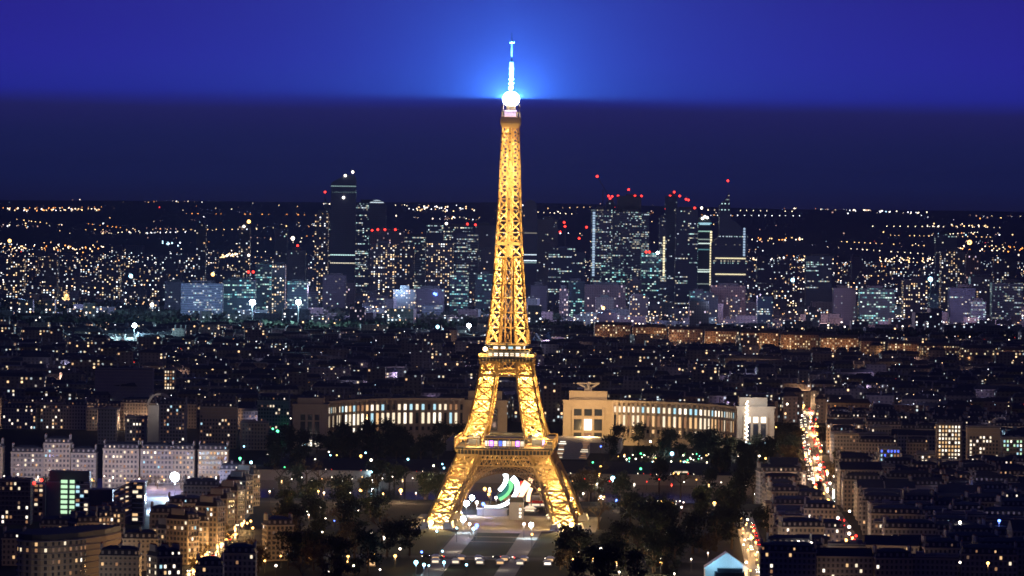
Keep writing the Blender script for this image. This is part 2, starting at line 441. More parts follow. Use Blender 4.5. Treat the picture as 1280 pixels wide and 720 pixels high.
def gallery(k):
    b = MB(); W = 32.6
    b.box((0, -W + 3.0, 51.6), (2 * W - .1 * (k % 2), 6.0, .7), 1)  # dark deck: the unlit gallery interior put into its colour
    for z, t in ((53.6, .35), (54.6, .3), (58.6, .6)): b.beam((-W, -W, z), (W, -W, z), t, 0)
    for i in range(10):
        x = -W + .3 + i * (2 * W - .6) / 9; b.beam((x, -W, 52), (x, -W, 58.6), .55)
    for i in range(60):
        x = -W + .3 + i * (2 * W - .6) / 59; b.beam((x, -W, 52.2), (x, -W, 53.6), .14)
    return b, 'gallery', ['iron_gold', 'iron_rail_or_shade'], ''
side(gallery)
for k in range(4):     # pavilions on the first floor between the legs
    o = link('pavilion', None, tower); b = MB(); b.box((0, -21, 52.4), (26, 7, 5.6), 0); b.frus((0, -21, 58.0), (27, 8), 1.6, 1.2)
    o2 = link('pavilion_shell', b.mesh('pavilion_shell', ['dark_cladding']), o); o.rotation_euler = (0, 0, k * PI / 2)
    for i in range(9):
        b = MB(); b.box((-11.6 + i * 2.9, -24.56, 53.2), (2.3, .12, 3.4))
        link('window', b.mesh('window', [['lit_white', 'lamp_violet', 'lit_cream', 'lit_blue', 'lit_white', 'lit_cream', 'lit_warm', 'lamp_violet', 'lit_cream'][i]]), o)
b = MB()
for s in (-1, 1):
    b.box((s * 19.5, 0, 51.9), (13, 51, .5), 0); b.box((0, s * 19.5, 51.95), (25.8, 12.6, .4), 0)
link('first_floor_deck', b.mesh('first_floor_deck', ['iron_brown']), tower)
# second platform
b = MB(); b.box((0, 0, 110.6), (36.5, 36.5, .8)); b.frus((0, 0, 108.4), (32.5, 32.5), 2.2, -1.9)  # slab and underside dark, the platform's shade put into their colour
for k in range(4):
    for i in range(17):
        x = -17.6 + i * 2.2; c, s_ = [(1, 0), (0, 1), (-1, 0), (0, -1)][k]
        def rr(p): return (p[0] * c - p[1] * s_, p[0] * s_ + p[1] * c, p[2])
        b.beam(rr((x, -16.4, 107.2)), rr((x, -18.4, 110.6)), .4, 1); b.beam(rr((x, -18.2, 111.4)), rr((x, -18.2, 113.6)), .18, 1)
    for z in (112.4, 113.6): b.beam(rr((-18.3, -18.2, z)), rr((18.3, -18.2, z)), .32, 1)
link('second_floor_deck', b.mesh('second_floor_deck', ['iron_rail_or_shade', 'iron_gold']), tower)
pv = link('upper_pavilion', None, tower)
b = MB(); b.box((0, 0, 111.4), (27, 27, 4.0)); b.box((0, 0, 115.4), (31, 31, .5)); b.box((0, 0, 116), (22, 22, 3.4)); b.box((0, 0, 119.4), (27.5, 27.5, .6))
link('pavilion_shell', b.mesh('pavilion_shell', ['iron_rail_or_shade']), pv)
b = MB()
for s in (-1, 1):
    for i in range(11):
        x = -15.2 + 30.4 * i / 10; b.beam((x, s * 15.3, 115.9), (x, s * 15.3, 117.1), .2); b.beam((s * 15.3, x, 115.9), (s * 15.3, x, 117.1), .2)
    b.beam((-15.3, s * 15.3, 117.1), (15.3, s * 15.3, 117.1), .25); b.beam((s * 15.3, -15.3, 117.1), (s * 15.3, 15.3, 117.1), .25)
link('railing', b.mesh('railing', ['iron_gold']), pv)
for s in range(4):
    c, s_ = [(1, 0), (0, 1), (-1, 0), (0, -1)][s]
    for i in range(7):
        if R.random() < .25 and s: continue
        x = -10.8 + i * 3.6; b = MB(); q = (x * c + 13.56 * s_, x * s_ - 13.56 * c)
        b.box((q[0], q[1], 112.4), (2.4 if s % 2 == 0 else .1, .1 if s % 2 == 0 else 2.4, 2.0)); link('window', b.mesh('window', [R.choice(['lit_white', 'lit_cream', 'lit_cream', 'lit_white'])]), pv)
    for i in range(4):
        x = -7.5 + i * 5; b = MB(); q = (x * c + 11.06 * s_, x * s_ - 11.06 * c)
        b.box((q[0], q[1], 116.9), (3.0 if s % 2 == 0 else .1, .1 if s % 2 == 0 else 3.0, 1.7)); link('window', b.mesh('window', [R.choice(['lit_white', 'lit_cool', 'lit_white'])]), pv)
# spire
ZS = [120.0]
while ZS[-1] < 262: ZS.append(ZS[-1] + max(5.6, 10.6 - (ZS[-1] - 120) * .038))
ZS[-1] = 266.0
b = MB()
for sx_ in (-1, 1):
    for sy_ in (-1, 1):
        C = [[leg_corner(sx_, sy_, i, j) for j in (0, 1)] for i in (0, 1)]
        low = [z for z in ZS if z < 182]
        for fa, fb in ((C[0][0], C[1][0]), (C[0][0], C[0][1]), (C[1][0], C[1][1]), (C[0][1], C[1][1])): lattice(b, fa, fb, low, .95, .52)
for k in range(4):
    c, s_ = [(1, 0), (0, 1), (-1, 0), (0, -1)][k]
    def E(u, c=c, s_=s_): return lambda z: Vector(((u * hw(z)) * c + hw(z) * s_, (u * hw(z)) * s_ - hw(z) * c, z))
    hi = [z for z in ZS if z > 170]
    lattice(b, E(-1), E(-.06), hi, .85, .45); lattice(b, E(.06), E(1), hi, .85, .45)
    for z in [z for z in ZS if z <= 182]:
        b.beam(E(-1)(z), E(1)(z), .55)
    for z0, z1 in zip(ZS, ZS[1:]):                    # lift shaft rails in the middle
        b.beam(Vector((2.0 * c + 2.0 * s_, 2.0 * s_ - 2.0 * c, z0)), Vector((2.0 * c + 2.0 * s_, 2.0 * s_ - 2.0 * c, z1)), .6)
        b.beam(Vector((2.0 * c + 2.0 * s_, 2.0 * s_ - 2.0 * c, z0)), Vector((-2.0 * c + 2.0 * s_, -2.0 * s_ - 2.0 * c, z1)), .35)
link('spire', b.mesh('spire', ['iron_gold']), tower)
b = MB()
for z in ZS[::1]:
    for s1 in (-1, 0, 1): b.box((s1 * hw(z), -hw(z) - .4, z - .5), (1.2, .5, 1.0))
link('node_shade_plates', b.mesh('node_shade_plates', ['dark_cladding']), tower)  # dark plates on the front nodes stand for their backlit shade
b = MB(); b.box((0, 0, 186), (14.4, 14.4, 2.0)); link('middle_landing', b.mesh('middle_landing', ['iron_gold']), tower)
for i in range(17):
    z = 123 + i * 8.7; k = i % 2 * 2 - 1
    if z < 176:
        for s1 in (-1, 1): lamp((s1 * (hw(z) - lw(z) / 2), -(hw(z) - lw(z) / 2), z), (1, .68, .29), 10500, tower, .4, name='floodlight'); lamp((s1 * (hw(z) - lw(z) / 2), (hw(z) - lw(z) / 2), z + 4), (1, .68, .29), 7500, tower, .4, name='floodlight')
    else:
        lamp((k * .6 * hw(z), -.55 * hw(z), z), (1, .68, .29), 7500, tower, .4, name='floodlight'); lamp((-k * .6 * hw(z), .3 * hw(z), z + 3), (1, .68, .29), 6500, tower, .4, name='floodlight')
# added spots hanging free off the faces to light the front of the lattice
for z, y, p in ((60, -38, 30000), (114, -25, 30000), (40, -62, 34000), (190, -30, 40000), (235, -26, 36000)):
    for s1 in (-1, 1): lamp((s1 * (hw(z) + 2), y, z), (1, .68, .29), p, tower, .8, name='front_fill_spot', spot=math.radians(110), aim=(-s1 * .25, .75, .5 if z not in (190, 235) else .1))
for p in ((-46, -50, 4), (46, -50, 4), (-14, -17.4, 117), ):
    b = MB(); b.ball(p, 1.3, 0); link('projector_head', b.mesh('projector_head', ['lamp_gold_flood']), tower)
# summit
b = MB(); b.frus((0, 0, 264), (11.2, 11.2), 3.0, -1.0); b.box((0, 0, 267), (13.2, 13.2, 4.0)); b.box((0, 0, 271), (12.0, 12.0, .5))
for s1 in (-1, 1):
    for i in range(7):
        x = -6 + i * 2; b.beam((x, s1 * 6, 271.5), (x, s1 * 6, 274.5), .3); b.beam((s1 * 6, x, 271.5), (s1 * 6, x, 274.5), .3)
    b.beam((-6, s1 * 6, 274.5), (6, s1 * 6, 274.5), .35); b.beam((s1 * 6, -6, 274.5), (s1 * 6, 6, 274.5), .35)
link('summit_gallery', b.mesh('summit_gallery', ['iron_gold']), tower)
b = MB(); b.box((0, 0, 271.5), (8, 8, 4.5)); b.tube([(3.2, 276), (3.0, 280), (2.2, 281.5)], 0, 12)
for s1 in (-1, 1):
    b.beam((s1 * 5.6, -5.6, 271.5), (s1 * 6.2, -6, 279), .3); b.beam((s1 * 5.4, 5, 271.5), (s1 * 5.4, 5, 280), .3); b.box((s1 * 5.6, -5.8, 277), (1.4, 1.0, 1.6))
link('summit_cabin', b.mesh('summit_cabin', ['iron_brown']), tower)
bc = link('beacon', None, tower)
b = MB(); b.ball((0, 0, 283.4), 5.6, 0, 16, 10, .9); link('beacon_lens', b.mesh('beacon_lens', ['lamp_flood']), bc)
b = MB()
b.tube([(.9, 288), (.9, 297), (1.1, 298), (1.4, 299), (1.4, 308), (.8, 309), (.6, 310), (.6, 318), (.55, 320.5), (1.8, 321.2), (1.8, 321.8), (.4, 322.4), (.2, 323), (.15, 328)], 0, 10)
for z in (290, 293, 296, 303):
    for k in range(4): a = k * PI / 2 + .4; b.box((math.cos(a) * 1.3, math.sin(a) * 1.3, z), (.6, .6, 1.4), 0, a)
link('antenna_mast', b.mesh('antenna_mast', ['mast_paint']), tower)
lamp((0, -4, 288.5), (.75, .85, 1), 9000, tower, .4, name='mast_light')
# the sweeping beam of the beacon lights the air above it
for k in range(4):
    lamp((6.8 * math.cos(k * PI / 2 + .7), 6.8 * math.sin(k * PI / 2 + .7), 284.0), (.10, .36, 1.0), BEACON / 4, tower, .4, math.pi, (0, 0, 1), .0, name='beacon_beam')
lamp((0, -5.6, 284.0), (.25, .3, 1.0), BEACON * .014, tower, .4, name='beacon_spill')

# ------------------------------------------------------------------ haze: one even body of air round everything
def haze():
    b = MB(); b.box((0, 13300, -6), (33000, 27800, 440))
    me = bpy.data.meshes.new('haze'); me.from_pydata(b.v, [], b.f)
    m = bpy.data.materials.new('haze_air'); m.use_nodes = True; t = m.node_tree; t.nodes.clear()
    o = t.nodes.new('ShaderNodeOutputMaterial'); v = t.nodes.new('ShaderNodeVolumePrincipled')
    v.inputs['Color'].default_value = (.5, .6, 1, 1); v.inputs['Density'].default_value = HAZE; v.inputs['Anisotropy'].default_value = 0.0
    t.links.new(v.outputs[0], o.inputs['Volume']); me.materials.append(m)
    tag(link('haze', me), kind='stuff')
haze()

# ------------------------------------------------------------------ buildings
for wn_ in ('stone_cream', 'stone_pale', 'stone_grey', 'concrete'):
    facade('town_' + wn_, {'stone_cream': (.36, .30, .24), 'stone_pale': (.38, .35, .33), 'stone_grey': (.27, .26, .28), 'concrete': (.25, .24, .26)}[wn_], 2.6, 3.1, -1.0, 0, glass=(.04, .045, .06), fx=(.27, .73), fy=(.3, .86))
_win = {}
def win_mesh(mat, w_, h_, framed=True):
    k = (mat, w_, h_)
    if k not in _win:
        b = MB(); b.box((0, 0, 0), (w_ + .3, .12, h_ + .3), 1); b.box((0, -.08, .15), (w_, .1, h_), 0)
        if mat == 'glass_dark': b.box((0, -.15, .15), (.12, .1, h_), 1)
        _win[k] = b.mesh('window', [mat, 'stone_grey'])
    return _win[k]
_cm = {}
def chim_mesh(l):
    if l not in _cm:
        b = MB(); b.box((0, 0, -1), (1.1, l, 3.6), 0)
        for i in range(int(l / .8)): b.tube([(.2, 2.6), (.16, 3.3)], 1, 6, (0, -l / 2 + .5 + i * .8))
        _cm[l] = b.mesh('chimney', ['stone_grey', 'brick'])
    return _cm[l]
_bm = {}
def wall_mesh(w_, d, h, wm, fl, bands):
    k = (w_, d, h, wm, bands)
    if k not in _bm:
        b = MB(); b.box((0, 0, 0), (w_, d, h), 0)
        if bands:
            for i in range(1, int(h / fl) + 1):
                z = i * fl - .12; dp = 2.0 if fl > 3.4 else .5; b.box((0, 0, z), (w_ + .5, d + dp, .28), 1)
            b.box((0, 0, h - .5), (w_ + 1.0, d + 1.0, .5), 1)
        _bm[k] = b.mesh('wall', [wm, 'stone_pale'])
    return _bm[k]
_rm = {}
def roof_mesh(kind, w_, d, v=0):
    k = (kind, w_, d, v)
    if k not in _rm:
        b = MB(); rr = random.Random(hash((w_, d, v)) % 999 + 3)
        if kind == 'mansard':
            b.frus((0, 0, 0), (w_, d), 3.4, 1.3, 0, 1); b.frus((0, 0, 3.4), (w_ - 2.6, d - 2.6), 1.5, min(w_, d) * .3, 1)
            n = max(2, int(w_ / 3.2))
            for i in range(n): b.box((-w_ / 2 + (i + .5) * w_ / n, -d / 2 + 1.1, .5), (1.3, 1.6, 2.0), 2)
        elif kind == 'gable':
            h = d * .33
            A = [(-w_ / 2, -d / 2, 0), (w_ / 2, -d / 2, 0), (w_ / 2, d / 2, 0), (-w_ / 2, d / 2, 0)]; r0, r1 = (-w_ / 2, 0, h), (w_ / 2, 0, h)
            b.face([A[0], A[1], r1, r0], 0); b.face([A[2], A[3], r0, r1], 0); b.face([A[1], A[2], r1], 2); b.face([A[3], A[0], r0], 2); b.face(A[::-1])
        else:
            b.box((0, 0, 0), (w_ + .3, d + .3, .5), 0)
            for s in (-1, 1): b.box((0, s * d / 2, .5), (w_ + .3, .4, .8), 2); b.box((s * w_ / 2, 0, .5), (.4, d - .5, .8), 2)
            for _ in range(3): b.box((rr.uniform(-.35, .35) * w_, rr.uniform(-.3, .3) * d, .5), (rr.uniform(2, 5), rr.uniform(2, 4), rr.uniform(1.2, 3)), 2)
        _rm[k] = b.mesh('roof', ['slate', 'zinc', 'concrete'] if kind != 'flat' else ['zinc', 'zinc', 'concrete'])
    return _rm[k]
_bal = {}
def balcony_mesh(w_):
    if w_ not in _bal:
        b = MB(); b.box((0, -.45, 0), (w_, .9, .22), 0); b.box((0, -.86, .95), (w_, .06, .07), 1)
        for i in range(int(w_ / .5) + 1): b.box((-w_ / 2 + i * .5 + .02, -.86, .22), (.05, .05, .73), 1)
        for i in range(int(w_ / 3)): b.box((-w_ / 2 + 1.5 + i * 3, -.3, -.5), (.3, .55, .5), 0)
        _bal[w_] = b.mesh('balcony', ['stone_pale', 'iron_rail_or_shade'])
    return _bal[w_]
APTS = []
def building(x, D, w_, d, floors, rot=0.0, wall='stone_cream', roof='mansard', lit=.1, full=False, fl=3.1, z0=0.0, name='apartment_building', label=None, cat='apartment building',
             sides=(), bands=True, chim=None, lits=None, bal=(2, 5), pitch=2.6, group='apartment buildings of the city'):
    h = round(floors * fl + .8, 2)
    t = thing(name, label, cat, (x, D, z0), rot, group if label is None else None)
    wl = link('wall', wall_mesh(w_, d, h, wall if full or 'town_' + wall not in M else 'town_' + wall, fl, bands), t)
    rf = link('roof', roof_mesh(roof, w_, d, R.randint(0, 2)), t, (0, 0, h + .01))
    nw = 0
    if chim is None: chim = 2 if roof == 'mansard' else 0
    for i in range(chim):
        l = round(d * .55); link('chimney', chim_mesh(l), rf, (-w_ / 2 + .7 + i * (w_ - 1.4) / max(1, chim - 1), 0, 3.4))
    lt = lits or LITS
    def row(width, ox, oy, rz):
        nonlocal nw
        n = int(width / pitch)
        for k in range(floors):
            for i in range(n):
                on = R.random() < lit * (1.5 if k > floors - 3 else 1)
                if not on and not full: continue
                if nw > 96: return
                u = (i + .5 - n / 2) * pitch; nw += 1
                m = R.choice(lt) if on else 'glass_dark'
                link('window', win_mesh(m, 1.3, 1.8), t, (ox + u * math.cos(rz), oy + u * math.sin(rz), k * fl + .95), rz)
    row(w_, 0, -d / 2 - .06, 0)
    if full and abs(rot) > .1 and not sides: sides = ('l',) if rot > 0 else ('r',)
    if 'r' in sides: row(d, w_ / 2 + .06, 0, PI / 2)
    if 'l' in sides: row(d, -w_ / 2 - .06, 0, -PI / 2)
    if roof == 'mansard':
        n = max(2, int(w_ / 3.2))
        for i in range(n):
            if R.random() < lit * 1.2: link('dormer_window', win_mesh(R.choice(lt), .9, 1.2), rf, (-w_ / 2 + (i + .5) * w_ / n, -d / 2 + .24, .75))
    if full:
        for k in bal:
            if k < floors: link('balcony', balcony_mesh(round(w_)), t, (0, -d / 2 - .25, k * fl + .2))
    t['_n'] = nw; t['_r'] = roof; t['_w'] = wall
    if label is None: APTS.append((t, x, D, h, w_, roof, wall, nw, rot))
    return t
# ---- far left quay row (lavender lit fronts across the river)
row = [(-8, 22, 552, 'stone_cream', 'rust-lit'), (34, 42, 556, 'stone_grey', ''), (71, 34, 548, 'stone_pale', ''), (104, 32, 556, 'stone_grey', ''), (151, 46, 551, 'stone_pale', ''),
       (196, 42, 556, 'stone_grey', ''), (228, 30, 556, 'stone_pale', ''), (266, 38, 553, 'stone_cream', '')]
names = ['rust-tinted apartment block at the very left of the row beyond the blue-white floodlight', 'wide grey terraced block, second from the left in the row beyond the river',
         'tallest pale block with a cyan-lit middle floor in the row beyond the river', 'narrow grey block just right of the tallest one in the row beyond the river',
         'wide pale block with stacked balconies midway along the row beyond the river', 'grey block directly above left of the blue-white floodlight',
         'pale block directly above the blue-white floodlight', 'cream block closing the right end of the row beyond the river']
for (px, wp, ty, wm, _), lb in zip(row, names):
    D = 3030 + R.uniform(-3, 3); k = D / F; x = at(px, 580, D).x; ztop = at(px, ty, D).z; fl = 3.6; n = int((ztop - 4) / fl)
    building(x, D + 8, round(wp * k - .6, 1), 15, n, 0, wm, 'mansard', .2, True, fl, label=lb, bal=(1, 3, 5, 7), pitch=2.75)
for px in (5, 45, 90, 140, 190, 240, 278):
    p = at(px, 600, 2985); lamp((p.x, 2992, 9), (1, .68, .62), 9000, None, .5, name='quay_light')
for px in (30, 100, 170, 215, 260): p = at(px, 600, 2950); lamp((p.x, 2950, 16), (.66, .55, 1), 20000, None, .8, name='quay_light')

# ---- generic quarters: streets leave gaps, rows step back from the camera
ROADS = [((1004, 488), (1023, 612), 16, 12), ((1012, 602), (1094, 722), 17, 15), ((928, 640), (952, 722), 13, 22)]
def on_road(px, py, m):
    for (x0, y0), (x1, y1), w0, w1 in ROADS:
        if y0 - 4 <= py <= y1 + 4:
            t = (py - y0) / (y1 - y0); c = x0 + (x1 - x0) * t
            if abs(px - c) < w0 + (w1 - w0) * t + m: return True
    return False
def blocked(px, py):
    if 322 < px < 972 and 545 < py: return True
    if 355 < px < 985 and 512 < py <= 545: return True
    if px <= 322 and py > 538: return True
    if 972 <= px < 1050 and 548 < py < 612: return True      # planted square beside the avenue
    if px >= 1050 and 585 < py < 608: return True            # riverside boulevard before the arcaded fronts
    return False
cnt = 0
D = 2262.0
while D < 4000:
    ystep = R.uniform(34, 46) if D < 3300 else R.uniform(44, 60)
    x = -.1275 * D + R.uniform(-20, 0)
    while x < .1275 * D + 14:
        w_ = R.choice([18.2, 20.8, 26.0, 31.2]); cx = x + w_ / 2; px, py = proj(cx, D, 0)
        if blocked(px, py) or on_road(px, py, w_ / 2 * F / D + 1):
            x += 6; continue
        fl = R.choice([5, 6, 6, 7, 7]) if D < 3300 else R.choice([6, 7, 7, 8])
        wm = R.choice(['stone_cream', 'stone_pale', 'stone_grey', 'concrete', 'stone_cream']); rf = R.choice(['mansard'] * 5 + ['flat', 'gable'])
        if cnt < 222:
            building(cx, D + R.uniform(-5, 5), w_, R.choice([13.0, 15.6, 18.2]), fl, R.choice([0, 0, .06, -.08, .12, -.15]), wm, rf, R.choice([0, .02, .05, .08, .16]) , False)
            cnt += 1
            if R.random() < .38: lamp((cx + R.uniform(-12, 12), D - 17, R.uniform(7, 12)), R.choice([(1, .62, .38), (1, .7, .5), (.8, .7, 1)]), R.choice([600, 1200, 2500, 8000]), None, .5, name='street_fill')  # added fill light in the gap, no lamp stands there
        x += w_ + R.choice([0.5, .5, 1, 9])
    D += ystep
print('apartments', cnt, 'until D', D)

# ---- bottom left: modern block, corner building, the avenue fronts
def px_building(px, by, wp, ty, **k):
    """building whose ground line sits at by and whose eaves sit at ty in the photograph"""
    p = gp(px, by); s = F / p.y; fl = k.pop('fl', 3.1); h = (by - ty) / s; n = max(2, round((h - .8) / fl)); fl = (h - .8) / n
    return building(p.x, p.y, round(wp / s, 1), k.pop('d', 14), n, fl=round(fl, 3), **k)
em = thing('office_building', 'modern office block with two green-lit glass stairwells beside a sloping terraced wing', 'office building', gp(78, 652), .0)
D0 = gp(78, 652).y; s = D0 / F
ox = gp(78, 652).x
def X(px): return at(px, 620, D0).x - ox
def Z(py): return at(78, py, D0).z
b = MB()
b.box(((X(58) + X(112)) / 2, 9, 0), (X(112) - X(58), 17, Z(603)), 0); b.box(((X(60) + X(110)) / 2, 12, Z(603)), (X(110) - X(60), 10, Z(590) - Z(603)), 1)
b.box(((X(42) + X(57.5)) / 2, 6, 0), (X(57.5) - X(42), 20, Z(606)), 2); b.box(((X(112.3) + X(141)) / 2, 6, 0), (X(141) - X(112.3), 16, Z(611)), 1)
link('wall', b.mesh('wall', ['concrete', 'mid_cladding', 'pale_cladding']), em)
for i in range(7):
    for (a, c) in ((76, 84), (87, 93)):
        b = MB(); b.box(((X(a) + X(c)) / 2, .3, Z(642) + i * 3.35), (X(c) - X(a), .3, 2.1)); link('window', b.mesh('window', ['lit_green']), em)
for i in range(8):
    b = MB(); b.box(((X(94.5) + X(111)) / 2, .2, Z(645) + i * 2.95), (X(111) - X(94.5), .5, .5)); link('balcony', b.mesh('balcony', ['white_paint']), em)
    for q in range(3):
        if R.random() < .7: b = MB(); b.box((X(97 + q * 5.2), .35, Z(645) + i * 2.95 + .7), (2.2, .25, 1.7)); link('window', b.mesh('window', [R.choice(['lit_cream', 'glass_dark', 'lit_dim', 'glass_dark', 'lit_cool'])]), em)
    if i < 7:
        for q in range(2): b = MB(); b.box((X(46 + q * 6), -4.1, Z(645) + i * 3.1 + .7), (2.0, .2, 1.6)); link('window', b.mesh('window', [R.choice(['lit_cream', 'lit_dim', 'glass_dark', 'lit_dim'])]), em)
for px in (43, 52): b = MB(); b.ball((X(px), -3, Z(604 - (px > 45) * 4)), 1.1, 0); link('warning_light', b.mesh('warning_light', ['lamp_red']), em)
tw = thing('office_building', 'terraced office wing with rising slanted balconies left of the slim glass tower', 'office building', gp(153, 655))
ox = gp(153, 655).x; D0 = gp(153, 655).y
b = MB(); b.prism([(X(142), 0), (X(165), 0), (X(165), 16), (X(142), 16)], 0, 0, 0, 1, lambda x, y: Z(600) if x > 0 else Z(614)); link('wall', b.mesh('wall', ['concrete', 'zinc']), tw)
for i in range(8):
    b = MB(); z = 4 + i * 3.0; b.beam((X(142), -.6, z - 2.4), (X(165), -.6, z + 2.6), .8, 0); link('balcony', b.mesh('balcony', ['white_paint']), tw)
    for q in range(3):
        if R.random() < .55: b = MB(); xx = X(146 + q * 6.5); b.box((xx, -.1, z - 1.4 + q * 1.4), (1.9, .2, 1.2)); link('window', b.mesh('window', [R.choice(['lit_cream', 'lit_dim', 'lit_warm'])]), tw)
gt = thing('office_building', 'slim dark glass tower at the right end of the modern block', 'office building', gp(172, 656)); ox = gp(172, 656).x; D0 = gp(172, 656).y
b = MB(); b.box((0, 8, 0), (X(181) - X(165.5), 15, Z(602)), 0); b.box((X(180), -.1, 0), (1.0, .4, Z(601)), 1); b.box((0, 8, Z(602)), (X(182) - X(165), 16, .8), 1)
for i in range(10): b.box((0, .35, 2 + i * 3), (X(180) - X(166), .3, .3), 1)
link('wall', b.mesh('wall', ['glass_blue', 'white_paint']), gt)
for i in range(9):
    if R.random() < .75: b = MB(); b.box((R.choice([X(169), X(174)]), .3, 2.7 + i * 3), (R.choice([2, 3.4]), .25, 1.7)); link('window', b.mesh('window', [R.choice(['lit_cream', 'lit_dim', 'lit_warm'])]), gt)
px_building(20, 655, 38, 600, wall='mid_cladding', roof='flat', lit=.3, bands=True, label='dark office block with scattered cream windows left of the green-lit stairwells', cat='office building', name='office_building', full=True, bal=())
def rounded(name, label, cat, pts, h, wall_m, fl, lits_on, rf_h=3.2, band=.5, pitch=2.7):
    cx = sum(p[0] for p in pts) / len(pts); cy_ = sum(p[1] for p in pts) / len(pts)
    t = thing(name, label, cat, (cx, cy_, 0)); P = [(p[0] - cx, p[1] - cy_) for p in pts]
    def off(k): return [(x * (1 + k / max(1, math.hypot(x, y))), y * (1 + k / max(1, math.hypot(x, y)))) for x, y in P]
    b = MB(); b.prism(P, 0, h, 0, 0); n = int(h / fl)
    for i in range(1, n + 1): b.prism(off(band), i * fl - .15, i * fl + .15, 1, 1)
    link('wall', b.mesh('wall', [wall_m, 'stone_pale']), t)
    b = MB(); b.prism(off(-.6), h, h + rf_h, 0, 1); link('roof', b.mesh('roof', ['slate', 'zinc']), t)
    nw = 0
    for i in range(len(P)):
        a, c = Vector(P[i]), Vector(P[(i + 1) % len(P)]); d_ = c - a; L_ = d_.length; m = int(L_ / pitch)
        nrm = Vector((d_.y, -d_.x)).normalized()
        if nrm.y > .25: continue
        for q in range(m):
            for k in range(n):
                if nw > 97: break
                p = a + d_ * ((q + .5) / m) + nrm * .1; on = lits_on(k, n); nw += 1
                link('window', win_mesh(R.choice(LITS) if on is True else (on or 'glass_dark'), 1.4, 1.9), t, (p.x, p.y, k * fl + .8), math.atan2(d_.y, d_.x))
    return t
for px, py in ((28, 760), (72, 756), (112, 742), (140, 716), (150, 700)): q = gp(px, py); lamp((q.x, q.y, 9), (1, .82, .66), 5000, None, .5, name='street_fill')  # unseen lights added to brighten the front of the corner block
# curved corner block bottom left
pc = gp(48, 738); cx, cy0 = pc.x, pc.y
pts = [(cx - 1 + 12 * math.cos(a), cy0 + 12 + 12 * math.sin(a)) for a in [math.radians(v) for v in (180, 205, 230, 255, 280, 305)]] + [(cx + 20, cy0 + 18), (cx + 32, cy0 + 44), (cx + 38, cy0 + 70), (cx + 26, cy0 + 78), (cx - 10, cy0 + 40)]
rounded('apartment_building', 'round-cornered apartment block with a bright lit row of windows at the bottom left corner', 'apartment building', pts, 27, 'stone_cream', 3.3,
        lambda k, n: (True if R.random() < .85 else None) if k == n - 2 else (True if R.random() < .1 else None), band=1.1, pitch=3.9)
for i, (px, by, wp, ty, rot, lb) in enumerate([
    (104, 700, 30, 652, .5, 'pale balconied block stepping away right of the round-cornered block'),
    (125, 690, 22, 645, .6, 'cream lit block with bright golden top floor below the terraced office wing'),
    (140, 672, 22, 640, .5, 'small pale block tucked under the slim glass office tower'),
    (30, 706, 52, 672, 0, 'dark rooftop block behind the round-cornered block'),
    (75, 688, 50, 655, .1, 'dark slate-roofed block in front of the green-lit stairwells'),
    (150, 735, 50, 693, 0, 'dark-roofed block between the round-cornered block and the golden avenue'),
    (175, 712, 44, 672, .1, 'long dark zinc-roofed block left of the golden avenue'),
    (205, 742, 34, 694, .5, 'orange-lit block front at the foot of the golden avenue')]):
    px_building(px, by, wp, ty, rot=rot, wall='stone_cream', label=lb, lit=[.12, .5, .2, .05, .04, .06, .04, .3][i], full=i in (0, 1, 2, 7), chim=3)
av = [(212, 700, 24, 660, 1.05, 'first orange-lit front up the left side of the golden avenue'), (228, 704, 24, 648, 1.0, 'brick-red tinted front, second up the left side of the golden avenue'),
      (244, 690, 30, 650, .15, 'broad rust-coloured balconied front facing the camera beside the golden avenue'), (262, 684, 20, 632, 1.1, 'tall front, fourth up the left side of the golden avenue'),
      (275, 668, 20, 622, 1.1, 'front with bright upper windows, fifth up the left side of the golden avenue'), (288, 655, 18, 612, 1.1, 'tall chimneyed front, sixth up the left side of the golden avenue'),
      (299, 642, 18, 600, 1.1, 'front, seventh up the left side of the golden avenue'), (308, 632, 16, 592, 1.1, 'farthest front up the left side of the golden avenue'),
      (208, 668, 40, 640, 0, 'low block with a glowing rooftop storey right of the slim glass tower'), (232, 660, 44, 628, .05, 'dark rounded-roof block behind the rust-coloured front'),
      (252, 640, 44, 606, 0, 'dark slate-roofed block right of the floodlit sports court'), (290, 612, 30, 586, 0, 'pale low block at the top of the golden avenue')]
for i, (px, by, wp, ty, rot, lb) in enumerate(av):
    px_building(px, by, wp, ty, rot=rot, wall='stone_cream' if i < 8 else 'stone_grey', label=lb, lit=.14 if i < 8 else .05, full=i < 9, chim=3, d=16)
px_building(347, 700, 34, 655, rot=.25, wall='stone_cream', label='isolated orange-sided block at the edge of the dark park beside the golden avenue', lit=.05, full=True)
px_building(300, 735, 40, 690, rot=0, wall='stone_grey', label='dark block in front of the golden avenue lamps', lit=.05)
px_building(262, 745, 34, 706, rot=0, wall='stone_grey', label='low dark block at the bottom edge right of the golden avenue', lit=.03)
